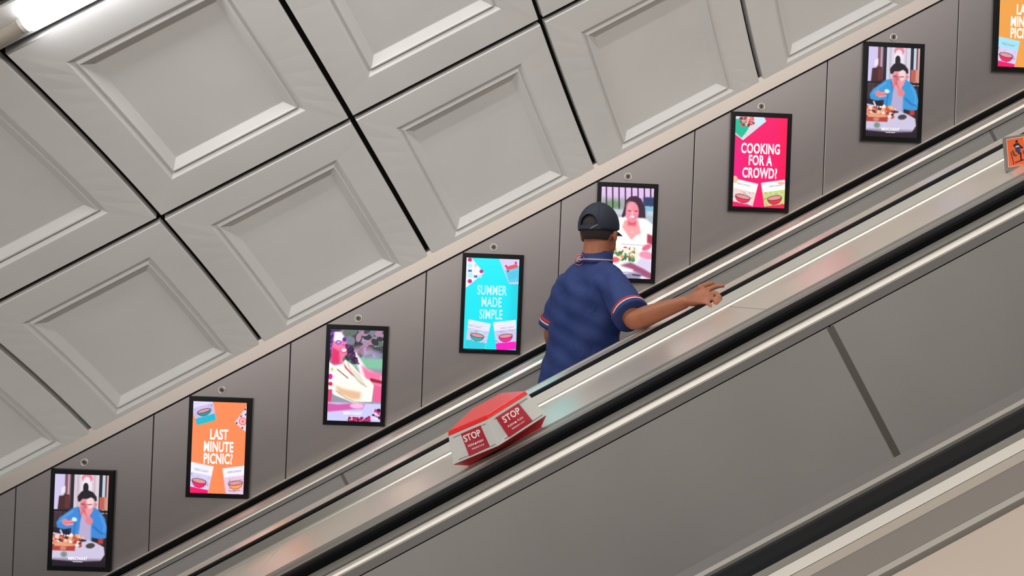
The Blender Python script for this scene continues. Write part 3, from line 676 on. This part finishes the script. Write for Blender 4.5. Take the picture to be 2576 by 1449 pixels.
# ------------------------------------------------------------------ STOP box on the deck
def stop_box():
    a0 = P(0, 0, 0)
    Wt, Wb, Wd = -.345, -.405, -.431
    def at(px, py, w):
        d = r_*((px-1288)/FPX)+f_+u_*(-(py-724.5)/FPX); k = w/(d.dot(WV)); p = d*k; return p.dot(U), p.y
    # plan: front edge TL, TM, TR read off the photograph, back corners behind
    M_RED = mat('box_red', (214, 30, 30), .3); M_RED_SHADED = mat('box_red_shaded', (176, 20, 28), .4); M_GRY = mat('box_grey', (196, 194, 188), .45); M_LBL = mat('label_red', (168, 24, 44), .4); M_LW = mat('label_white', (235, 215, 212), .5)
    TLy, TMy, TRy = 2.28, 2.205, 2.28
    def ua(px, py, y): p = pix(px, py, y); return p.dot(U), p.dot(WV)
    tl = ua(1125, 1092, TLy); tm = ua(1228, 1056, TMy); tr = ua(1330, 993, TRy)
    bl = ua(1140, 1168, TLy); bm_ = ua(1256, 1123, TMy); br = ua(1374, 1043, TRy)
    Wt = (tl[1]+tm[1]+tr[1])/3; Wb = (bl[1]+bm_[1]+br[1])/3
    e = thing('emergency_stop_box', 'red and grey wedge shaped box reading STOP twice, on the wide deck', 'box', P((tl[0]+tr[0])/2, TLy, -.431))
    YB = 2.50
    top = [(tl[0], TLy), (tm[0], TMy), (tr[0], TRy), (tr[0]-.08, YB), (tl[0]+.08, YB)]
    bot = [(bl[0], TLy-.004), (bm_[0], TMy-.004), (br[0], TRy-.004), (br[0]-.09, YB), (bl[0]+.09, YB)]
    foot = [(bl[0]+.035, TLy+.018), (bm_[0], TMy+.07), (br[0]-.03, TRy+.018), (br[0]-.1, YB), (bl[0]+.1, YB)]
    def slab(A, wa, B, wb, m, name, bev=.002):
        b = bmesh.new(); a_ = [b.verts.new(P(x, y, wa)) for x, y in A]; c_ = [b.verts.new(P(x, y, wb)) for x, y in B]; n = len(A)
        for i in range(n): b.faces.new((a_[i], a_[(i+1) % n], c_[(i+1) % n], c_[i]))
        b.faces.new(a_[::-1]); b.faces.new(c_); return build(name, b, m, e, bevel=bev)
    slab(foot, -.4308, bot, Wb-.0005, M_RED_SHADED, 'base')  # base red darkened: shade under the overhang put into its colour
    slab(bot, Wb, top, Wt, M_GRY, 'housing')
    lid = [(x, y-(.004 if y < 2.5 else -.002)) for x, y in top]
    lid2 = [(top[0][0]+.006, top[0][1]+.004), (top[1][0], top[1][1]+.006), (top[2][0]-.006, top[2][1]+.004), top[3], top[4]]
    slab(lid, Wt+.0005, lid2, Wt+.012, M_RED, 'lid')
    # labels on the two front faces
    for (A0, A1, B0, B1) in ((tl, tm, bl, bm_), (tm, tr, bm_, br)):
        ya0, ya1 = (TLy, TMy) if A0 is tl else (TMy, TRy)
        def S(s, v, off):      # bilinear point on the face, pushed towards the camera
            p = P(A0[0]+(A1[0]-A0[0])*s, ya0+(ya1-ya0)*s, Wt).lerp(P(B0[0]+(B1[0]-B0[0])*s, ya0+(ya1-ya0)*s-.004, Wb), v)
            return p + nrm*off
        nrm = Vector((0, 0, 0)); nrm = (S(1, .5, 0)-S(0, .5, 0)).cross(S(.5, 1, 0)-S(.5, 0, 0)).normalized()
        if nrm.y > 0: nrm = -nrm
        s0, s1 = (.32, .80) if A0 is tl else (.16, .70)
        q = []
        for off in (.0002, .003):
            q += [S(s0+.06, .93, off), S(s1+.03, .90, off), S(s1, .10, off), S(s0, .10, off)]
        b = bmesh.new(); hexa(b, q); lb = build('label', b, M_LBL, e)
        c = S((s0+s1)/2+.02, .5, .0036); ex = (S(s1, .3, 0)-S(s0, .3, 0)).normalized(); ey = nrm.cross(ex).normalized()
        if ey.z < 0: ey = -ey
        mb = Matrix.Identity(4)
        ez = ex.cross(ey)
        for r in range(3): mb[r][0], mb[r][1], mb[r][2] = ex[r], ey[r], ez[r]
        def T(txt, size, sx, dx, dy, bold=0): put_text(lb, text_mesh(txt, size, sx, bold, M_LW, .0012), c+ex*dx+ey*dy, 'lettering', mb)
        T('STOP', .0275, .92, -.001, .014, .0006); T('PUSH', .0095, .9, -.018, -.009); T('PUSH', .0095, .9, .018, -.009); T('EMERGENCY STOP', .006, .9, .003, -.021)
        b = bmesh.new(); disc(b, c-ey*.009, ez, .0032, .0006, 16)
        for sg in (-1, 1):
            p0 = c-ey*.009+ex*sg*.0052
            hexa(b, [p0+ey*.0022, p0+ey*.0022+ez*.0004, p0-ey*.0022+ez*.0004, p0-ey*.0022, p0+ex*sg*.003+ey*.0002, p0+ex*sg*.003+ey*.0002+ez*.0004, p0+ex*sg*.003-ey*.0002+ez*.0004, p0+ex*sg*.003-ey*.0002])
        build('arrow_mark', b, M_LW, lb)
        # recessed lines above and below the labels
        for v, sa, sb in ((.12, .12, .92), (.90, .14, .95)):
            b = bmesh.new(); q = []
            for off in (.0002, .0012): q += [S(sa, v+.015, off), S(sb, v+.015, off), S(sb, v-.01, off), S(sa, v-.01, off)]
            hexa(b, q); build('groove', b, mat('groove_grey', (120, 118, 114), .6), e)
stop_box()

# ------------------------------------------------------------------ second box with an orange picture sign at the right edge
def sign_box():
    M_G = mat('sign_grey', (112, 112, 108), .5); M_O = mat('sign_orange', (222, 92, 40), .45); M_B = mat('sign_border', (240, 170, 150), .45); M_K = mat('sign_black', (26, 18, 20), .5); M_WH = mat('sign_white', (190, 205, 206), .5); M_NV = mat('sign_navy', (38, 44, 92), .5)
    y = 2.40
    c0 = pix(2521, 346, y); c1 = pix(2528, 434, y); c2 = c1 + (pix(2700, 404, y)-c1)*.98; c3 = c0 + (pix(2700, 404, y)-c1)*.98
    e = thing('sign_box', 'grey box with orange picture of a seated person, at the right edge', 'box', (c1.x, y+.05, c1.z))
    # lower it so that it meets the deck
    ex = (c2-c1).normalized(); ey = (c0-c1).normalized(); W_ = (c2-c1).length; H_ = (c0-c1).length
    def B(x, z, d): return c1 + ex*x + ey*z + YV*d
    b = bmesh.new(); hexa(b, [B(0, 0, 0), B(W_, 0, 0), B(W_-.08, 0, .11), B(.1, 0, .11), B(0, H_, 0), B(W_, H_, 0), B(W_-.08, H_, .11), B(.1, H_, .11)]); build('housing', b, M_G, e, bevel=.003)
    # foot down to the deck
    b = bmesh.new(); g = []
    for (x, d) in ((.01, .012), (W_-.01, .012), (W_-.1, .1), (.12, .1)):
        p = B(x, 0, d); g.append(p - WV*(p.dot(WV)+.431) if p.dot(WV) > -.431 else p-WV*.001)
    hexa(b, g+[B(.01, .001, .012), B(W_-.01, .001, .012), B(W_-.1, .001, .1), B(.12, .001, .1)]); build('foot', b, M_G, e)
    def S(x0, x1, z0, z1, off, th, m, name, par):
        b = bmesh.new(); hexa(b, [B(x0, z0, -off), B(x1, z0, -off), B(x1, z0, -off-th), B(x0, z0, -off-th), B(x0, z1, -off), B(x1, z1, -off), B(x1, z1, -off-th), B(x0, z1, -off-th)]); return build(name, b, m, par)
    def poly(pts, off, th, m, name, par):
        b = bmesh.new(); A = [b.verts.new(B(x, z, -off)) for x, z in pts]; C = [b.verts.new(B(x, z, -off-th)) for x, z in pts]; n = len(pts)
        for i in range(n): b.faces.new((A[i], A[(i+1) % n], C[(i+1) % n], C[i]))
        b.faces.new(A[::-1]); b.faces.new(C); return build(name, b, m, par)
    k = .078
    for n_, x0 in enumerate((.012, .072)):
        pl = S(x0, x0+.058, .014, .098 if False else H_-.008, .0002, .0012, M_B, 'sign_plate', e)
        S(x0+.0022, x0+.0558, .0165, H_-.0105, .0015, .0004, M_O, 'sign_field', pl)
        if n_ == 0:
            q = lambda pts: [(x0+.058*a, .014+(H_-.022)*b_) for a, b_ in pts]
            o_ = .002
            poly(q([(.56+.07*math.cos(t), .86+.055*math.sin(t)) for t in np.linspace(0, 2*math.pi, 14)[:-1]]), o_, .0004, M_K, 'figure_head', pl)
            poly(q([(.46, .8), (.66, .8), (.76, .7), (.9, .62), (.86, .57), (.74, .6), (.7, .66), (.44, .66), (.38, .7), (.34, .75)]), o_, .0004, M_K, 'figure_shoulders', pl)
            poly(q([(.46, .66), (.68, .66), (.66, .71), (.48, .71)]), o_+.0004, .0003, M_WH, 'figure_vest', pl)
            poly(q([(.45, .655), (.7, .655), (.74, .5), (.6, .45), (.46, .5)]), o_, .0004, M_NV, 'figure_torso', pl)
            poly(q([(.6, .48), (.78, .46), (.78, .17), (.70, .17), (.68, .4), (.58, .4)]), o_, .0004, M_K, 'figure_leg', pl)
            poly(q([(.24, .56), (.32, .58), (.42, .42), (.54, .38), (.5, .34), (.32, .36)]), o_, .0004, mat('sign_brown', (90, 60, 30), .5), 'chair_back', pl)
            poly(q([(.17, .52), (.21, .52), (.33, .06), (.29, .06)]), o_, .0004, M_K, 'chair_leg', pl)
            poly(q([(.38, .11), (.88, .16), (.88, .2), (.38, .15)]), o_, .0004, M_K, 'foot_rest', pl)
            poly(q([(.86, .5), (.9, .5), (.98, .25), (.94, .25)]), o_, .0004, M_K, 'chair_leg', pl)
sign_box()

# ------------------------------------------------------------------ the man on the far escalator
def person():
    F = Vector((.70, .714, 0)).normalized(); Rt = Vector((F.y, -F.x, 0))          # torso forward, right
    HF = Vector((.56, .83, .0)).normalized(); HR = Vector((HF.y, -HF.x, 0)); Z = Vector((0, 0, 1))
    M_SKIN = mat('skin', (146, 88, 60), .5, noise=.08, nscale=30, spec=.4); M_SHIRT = mat('shirt_blue', (13, 39, 95), .75, noise=.12, nscale=60, bump=.12, bscale=14)
    M_CAPM = mat('cap_navy', (14, 24, 42), .7, noise=.12, nscale=120, bump=.08, bscale=200); M_HAIR = mat('hair_dark', (34, 24, 20), .8, bump=.4, bscale=160)
    M_NAVY = mat('trim_navy', (18, 40, 92), .75); M_REDT = mat('trim_red', (156, 30, 40), .75); M_WHT = mat('trim_white', (206, 204, 210), .7); M_TROU = mat('trousers_dark', (30, 32, 40), .8, noise=.1, nscale=40, bump=.1, bscale=25)
    M_SHOE = mat('shoe_dark', (28, 26, 26), .5); M_EYE = mat('eye_white', (220, 215, 205), .3); M_PINK = mat('stripe_pink', (170, 140, 160), .7)
    head = pix(1508, 586, 3.40) ; neck = pix(1497, 655, 3.38); hip = pix(1447, 965, 3.42)
    hip.z = max(hip.z, FOOT_Z+.80)
    e = thing('person', 'man in navy cap and blue polo shirt riding the far escalator, hand on the rail', 'person', Vector((hip.x, hip.y, FOOT_Z)))
    rsh = pix(1541, 714, 3.25); relb = pix(1596, 806, 3.03); rwr = pix(1722, 760, 2.86)
    lsh = pix(1428, 722, 3.50); lelb = pix(1389, 838, 3.56); lwr = pix(1402, 900, 3.66)
    # ---- body: head, neck, arms, hands as one skin
    b = bmesh.new()
    hc = head
    ellipsoid(b, hc + Z*.022 - HF*.008, HR*.076, HF*.097, Z*.092)
    ellipsoid(b, hc - Z*.045 + HF*.030, HR*.062, HF*.068, Z*.080)
    limb(b, [hc + HF*.035 - Z*.085, hc + HF*.060 - Z*.100], [.034, .026])               # chin
    limb(b, [hc + HF*.088 + Z*.0, hc + HF*.104 - Z*.030], [.010, .015])                  # nose
    limb(b, [hc + HF*.080 - Z*.052 - HR*.02, hc + HF*.087 - Z*.052, hc + HF*.080 - Z*.052 + HR*.02], [.006, .009, .006])
    limb(b, [hc + HF*.080 - Z*.064 - HR*.016, hc + HF*.085 - Z*.064, hc + HF*.080 - Z*.064 + HR*.016], [.006, .009, .006])
    limb(b, [hc + HF*.078 + Z*.022 - HR*.045, hc + HF*.088 + Z*.022, hc + HF*.078 + Z*.022 + HR*.045], [.010, .011, .010])
    for sg in (-1, 1):
        ellipsoid(b, hc + HR*sg*.080 - Z*.012 - HF*.004, HR*sg*.010+HF*-.006, HF*.017, Z*.031, 2)
    limb(b, [hc - Z*.05 - HF*.018, neck - Z*.01, neck - Z*.06], [.060, .062, .075], 20)
    chest = neck.lerp(hip, .25)
    ellipsoid(b, neck.lerp(hip, .18), Rt*.15, F*.08, Z*.08)
    for sh, el, wr, r in ((rsh, relb, rwr, 1), (lsh, lelb, lwr, -1)):
        limb(b, [neck.lerp(hip, .14), sh, sh.lerp(el, .5), el], [.06, .052, .047, .041], 16)
        limb(b, [el, el.lerp(wr, .3), el.lerp(wr, .7), wr], [.041, .041, .032, .025], 16)
    # right hand draped over the rail: palm, four fingers curling over, thumb
    def hand(wr, k, thumb, fingers, t1=.015):
        pc = sum(k, Vector())/4
        for kk in k: limb(b, [wr.lerp(kk, .12), wr.lerp(kk, .6), kk], [.017, .0145, .0115], 10)
        for pts in fingers: limb(b, pts, [.0105, .0098, .0088, .0075][:len(pts)], 10)
        limb(b, thumb, [.0145, .0125, .011, .009][:len(thumb)], 10)
    G = lambda x, y, Y: pix(x, y, Y)
    kn = [G(1783, 728, 2.795), G(1785, 741, 2.775), G(1780, 752, 2.76), G(1772, 762, 2.75)]
    fing = [[kn[0], G(1799, 721, 2.79), G(1812, 719, 2.785), G(1820, 719, 2.78)],
            [kn[1], G(1802, 738, 2.752), G(1811, 747, 2.728), G(1812, 758, 2.722)],
            [kn[2], G(1797, 753, 2.735), G(1804, 763, 2.717), G(1803, 773, 2.715)],
            [kn[3], G(1785, 767, 2.73), G(1790, 776, 2.716), G(1788, 784, 2.714)]]
    hand(rwr, kn, [rwr.lerp(kn[0], .25)+Vector((0, .012, 0)), G(1762, 722, 2.82), G(1780, 716, 2.832), G(1793, 713, 2.835)], fing)
    # left hand, hanging and slightly curled
    D = (lwr-lelb).normalized(); D = Vector((.05, -.02, -1)).normalized()
    kl = [lwr + D*.085 + F*(.030-.02*i) + Rt*.004*i for i in range(4)]
    fl = [[p, p + D*.030 + Rt*.006, p + D*.050 + Rt*.016, p + D*(.062-.005*abs(i-1)) + Rt*.030] for i, p in enumerate(kl)]
    hand(lwr, kl, [lwr + D*.02 + F*.02, lwr + D*.045 + F*.042, lwr + D*.07 + F*.046, lwr + D*.088 + F*.042], fl)
    me = remesh(b, .0048, 3); me.name = 'body'; me.materials.append(M_SKIN); new_obj('body', me, e)
    for sg in (-1, 1):
        b = bmesh.new(); ellipsoid(b, hc + HF*.0785 + HR*sg*.031 + Z*.004, HR*.011, HF*.010, Z*.008, 2); ey = build('eye', b, M_EYE, e, True)
        b = bmesh.new(); ellipsoid(b, hc + HF*.0868 + HR*sg*.031 + Z*.004, HR*.0045, HF*.003, Z*.0045, 2); build('iris', b, M_HAIR, ey, True)
    # ---- shell patches over the skull (cap crown, hair)
    def shell(name, rx, ry, rz, c, low, high, m, nphi=72, nth=16, th=.002):
        """low(phi): height angle of the rim at azimuth phi (0 = forward, pi = back)"""
        b = bmesh.new(); rows = []
        for j in range(nth+1):
            row = []
            for i in range(nphi):
                ph = 2*math.pi*i/nphi; lo = low(ph); el = lo + (high-lo)*j/nth
                n = HF*math.cos(ph)*math.cos(el)*ry + HR*math.sin(ph)*math.cos(el)*rx + Z*math.sin(el)*rz
                row.append(b.verts.new(c + n))
            rows.append(row)
        for A, B_ in zip(rows, rows[1:]):
            for i in range(nphi): b.faces.new((A[i], A[(i+1) % nphi], B_[(i+1) % nphi], B_[i]))
        if high > 1.5: bmesh.ops.remove_doubles(b, verts=b.verts[:], dist=.0004)
        o = build(name, b, m, e, True); s_ = o.modifiers.new('solid', 'SOLIDIFY'); s_.thickness = th; s_.offset = 1
        return o
    cc = hc + Z*.022 - HF*.010
    def cap_rim(ph):
        d = abs((ph-math.pi-.0+math.pi) % (2*math.pi)-math.pi)         # angle from the back
        base = .02
        if d < .50: base = -.02 + .46*math.sqrt(max(0, 1-(d/.50)**2))
        else: base = -.20 + .20*max(0, math.cos(ph))
        return base
    shell('hair', .0785, .0995, .0945, cc, lambda ph: -.62 if abs((ph-math.pi+math.pi) % (2*math.pi)-math.pi) < 1.25 else -.30, .6, M_HAIR, th=.0015)
    cap = shell('cap', .0860, .1080, .1050, cc+Z*.006, cap_rim, math.pi/2, M_CAPM, nphi=96)
    b = bmesh.new(); ellipsoid(b, cc + Z*.1135, HR*.008, HF*.008, Z*.005, 2); build('cap_button', b, M_CAPM, cap, True)
    # six seams
    for k in range(6):
        ph = math.pi/6 + k*math.pi/3; b = bmesh.new(); pts = []
        for j in range(9):
            el = max(cap_rim(ph), .02) + (1.53-max(cap_rim(ph), .02))*j/8
            pts.append(cc+Z*.006 + HF*math.cos(ph)*math.cos(el)*.1103 + HR*math.sin(ph)*math.cos(el)*.0883 + Z*math.sin(el)*.1073)
        limb(b, pts, [.0012]*9, 6); build('seam', b, M_CAPM, cap, True)
    b = bmesh.new(); n = 18
    for (ra, za, rb, zb) in ((.1085, -.210, .1085, -.080),):
        V0 = []; V1 = []; V2 = []; V3 = []
        for i in range(n+1):
            ph = math.pi - .66 + 1.32*i/n; d_ = HF*math.cos(ph)*.1095 + HR*math.sin(ph)*.0880
            V0.append(b.verts.new(cc + d_ - Z*.014)); V1.append(b.verts.new(cc + d_*1.0 + Z*.004)); V2.append(b.verts.new(cc + d_*1.03 + Z*.004)); V3.append(b.verts.new(cc + d_*1.03 - Z*.014))
        for i in range(n):
            for A, B_ in ((V0, V1), (V1, V2), (V2, V3), (V3, V0)): b.faces.new((A[i], A[i+1], B_[i+1], B_[i]))
        b.faces.new((V0[0], V1[0], V2[0], V3[0])); b.faces.new((V0[-1], V1[-1], V2[-1], V3[-1]))
    build('cap_strap', b, M_CAPM, cap, False)
    ph = math.pi - .34; b = bmesh.new(); d_ = HF*math.cos(ph)*.1150 + HR*math.sin(ph)*.0925; tt = (HF*-math.sin(ph)+HR*math.cos(ph)).normalized()
    limb(b, [cc + d_ - tt*.016 + Z*.004, cc + d_ + tt*.002 - Z*.006, cc + d_ + tt*.014 - Z*.013], [.0022, .003, .0022], 8); build('cap_buckle', b, mat('buckle', (120, 124, 128), .4, .6), cap, True)
    # brim
    b = bmesh.new(); T_ = []; B2 = []
    n = 20
    for j in range(6):
        for i in range(n+1):
            ph = -1.05 + 2.1*i/n; k = j/5; ln = .072*math.cos(ph*1.1)*k
            p = cc + Z*(-.008 - .012*k - .012*(math.sin(ph)**2)) + HF*(math.cos(ph)*.1080+ln) + HR*math.sin(ph)*.0860
            T_.append(b.verts.new(p)); B2.append(b.verts.new(p - Z*.003))
    for j in range(5):
        for i in range(n):
            q = j*(n+1)+i; b.faces.new((T_[q], T_[q+1], T_[q+n+2], T_[q+n+1])); b.faces.new((B2[q], B2[q+1], B2[q+n+2], B2[q+n+1]))
    for i in range(n): q = 5*(n+1)+i; b.faces.new((T_[q], T_[q+1], B2[q+1], B2[q]))
    build('cap_brim', b, M_CAPM, cap, True)
    # ---- shirt
    ax = (neck-hip)
    def tor(t, w, d, fwd=0.0, side=0.0): return (hip + ax*t + F*fwd + Rt*side, Rt*w, F*d)
    b = bmesh.new()
    loft(b, [tor(-.14, .186, .128, 0, 0), tor(-.05, .192, .128), tor(.12, .188, .120), tor(.3, .182, .112), tor(.48, .184, .116, .002), tor(.64, .192, .122, .004), tor(.75, .188, .118, .0), tor(.84, .170, .104, -.006), tor(.91, .128, .086, -.008), tor(.965, .090, .070, -.004), tor(1.0, .068, .066), tor(1.04, .060, .060)], 36)
    def sleeve(sh, el, f0, f1, r0, r1):
        d = (el-sh); ref = F
        rings = []
        for k, (f, r) in enumerate(((-.10, r0*.62), (.08, r0*.95), (.35, r0*1.04), (.7, (r0+r1)/2), (f1, r1))):
            dn = d.normalized(); e1 = dn.cross(ref).normalized(); e2 = dn.cross(e1)
            rings.append((sh + d*f, e1*r, e2*r*.92))
        loft(b, rings, 28); return rings
    sl = {}
    for key, sh, el, f1 in (('r', rsh, relb, .86), ('l', lsh, lelb, .84)):
        sl[key] = sleeve(sh, el, 0, f1, .071, .075)
        c_in = hip + ax*.84; limb(b, [c_in, c_in.lerp(sh, .6), sh], [.072, .068, .060], 20)
        limb(b, [hip + ax*.96, (hip + ax*.95).lerp(sh, .5) + Z*.012, sh + Z*.008], [.050, .054, .056], 20)
        limb(b, [hip + ax*.93 + (sh-neck)*.22, sh + Z*.0 - (sh-neck)*.08], [.050, .058], 20)
    me = remesh(b, .0065, 16); me.name = 'shirt'
    # hanging folds
    for v in me.vertices:
        p = v.co; s_ = (p-hip).dot(Rt); f = (p-hip).dot(F); h = (p-hip).dot(Z)
        w = .0045*math.sin(s_*46 + h*17 + 1.2*math.sin(h*13)) + .004*math.sin(s_*24 - h*30 + f*18) + .0025*math.sin(h*75+s_*30)
        v.co = p + v.normal*w
    me.materials.append(M_SHIRT); shirt = new_obj('shirt', me, e)
    tree = BVHTree.FromPolygons([v.co.copy() for v in me.vertices], [tuple(p.vertices) for p in me.polygons])
    # sleeve bands
    for key, sh, el, f1 in (('r', rsh, relb, .86), ('l', lsh, lelb, .84)):
        d = el-sh; dn = d.normalized(); e1 = dn.cross(F).normalized(); e2 = dn.cross(e1)
        L_ = d.length
        cur = f1*L_ - .030
        for m_, w_, nm in ((M_REDT, .014, 'red_band'), (M_WHT, .006, 'white_band'), (M_NAVY, .020, 'navy_band')):
            b = bmesh.new(); c0 = sh + dn*cur; c1 = sh + dn*(cur+w_); R_ = .0785
            rr = [(c0, e1*(R_-.006), e2*(R_-.006)*.93), (c0, e1*R_, e2*R_*.93), (c1, e1*R_, e2*R_*.93), (c1, e1*(R_-.006), e2*(R_-.006)*.93)]
            loft(b, rr, 40); build(nm, b, m_, shirt, True); cur += w_
    # collar
    nd = (head-Z*.06-neck).normalized()
    def col(c, r, t): return [(c + HF*0, Rt*r, F*r*1.02)]
    base = neck + nd*.008 + F*.004
    b = bmesh.new(); rings = [(base - nd*.022, Rt*.080, F*.080), (base - nd*.004, Rt*.074, F*.076), (base + nd*.018, Rt*.070, F*.073), (base + nd*.036, Rt*.068, F*.071), (base + nd*.036, Rt*.063, F*.066), (base - nd*.004, Rt*.066, F*.068)]
    loft(b, rings, 40); build('collar', b, M_NAVY, shirt, True)
    b = bmesh.new(); rings = [(base - nd*.010, Rt*.078, F*.080), (base - nd*.003, Rt*.0765, F*.0785), (base - nd*.003, Rt*.07, F*.072), (base-nd*.010, Rt*.07, F*.072)]
    loft(b, rings, 40); build('collar_stripe', b, M_PINK, shirt, True)
    # badge between the shoulders: outlined six-sided emblem with a curled letter form
    def onshirt(px, py, off=.0015):
        d = (pix(px, py, 3.4)).normalized(); hit = tree.ray_cast(Vector((0, 0, 0)), d)
        return (hit[0] + hit[1]*off) if hit[0] is not None else pix(px, py, 3.25)
    def ribbon(pts, w, m_, name):
        b = bmesh.new(); P3 = [onshirt(*p) for p in pts]
        limb(b, P3, [w]*len(P3), 6); return build(name, b, m_, shirt, True)
    hexp = [(1452, 642), (1463, 640), (1470, 648), (1468, 660), (1458, 669), (1449, 665), (1447, 652), (1452, 642)]
    dense = [(x0+(x1-x0)*k/4, y0+(y1-y0)*k/4) for (x0, y0), (x1, y1) in zip(hexp, hexp[1:]) for k in range(4)]+[hexp[-1]]
    ribbon(dense, .0022, mat('badge_red', (190, 90, 100), .7), 'badge_outline')
    ribbon([(1464, 647), (1458, 645), (1453, 650), (1453, 658), (1459, 660), (1464, 656), (1459, 654)], .0021, mat('badge_pale', (214, 190, 200), .7), 'badge_letter')
    # ---- trousers and shoes, standing on two steps
    run = .40; rise = run*s30/c30
    kx = math.floor((hip.x-XREF)/run)
    def tread(x): return FOOT_Z + rise*math.floor((x-XREF)/run) + .008
    rf = Vector((XREF + (kx+.42)*run, hip.y-.09, 0)); lf = Vector((XREF + (kx+.22)*run, hip.y+.11, 0))
    for f in (rf, lf): f.z = tread(f.x)
    hl = hip - Z*.02
    b = bmesh.new()
    loft(b, [(hip + Z*.10, Rt*.155, F*.11), (hip + Z*.02, Rt*.165, F*.118), (hip - Z*.06, Rt*.160, F*.112)], 28)
    for ft, sg in ((rf, 1), (lf, -1)):
        th = hip + Rt*sg*.085 - Z*.06; ank = ft + Z*.09; kn_ = th.lerp(ank, .5) + F*.03
        limb(b, [th + Z*.05, th.lerp(kn_, .5), kn_, kn_.lerp(ank, .5), ank], [.092, .080, .066, .060, .055], 20)
    me = remesh(b, .009, 4); me.name = 'trousers'; me.materials.append(M_TROU); new_obj('trousers', me, e)
    for ft in (rf, lf):
        b = bmesh.new(); limb(b, [ft + Z*.045 - F*.06, ft + Z*.05, ft + Z*.040 + F*.08, ft + Z*.032 + F*.14], [.040, .044, .040, .030], 16)
        for v in b.verts:
            if v.co.z < ft.z+.002: v.co.z = ft.z+.002
        sh_ = build('shoe', b, M_SHOE, e, True)
        b = bmesh.new(); loft(b, [(ft + Z*.0 + F*.04, F*.145, Rt*.046), (ft + Z*.018 + F*.04, F*.148, Rt*.048)], 28); build('sole', b, M_GUIDE, sh_)
person()
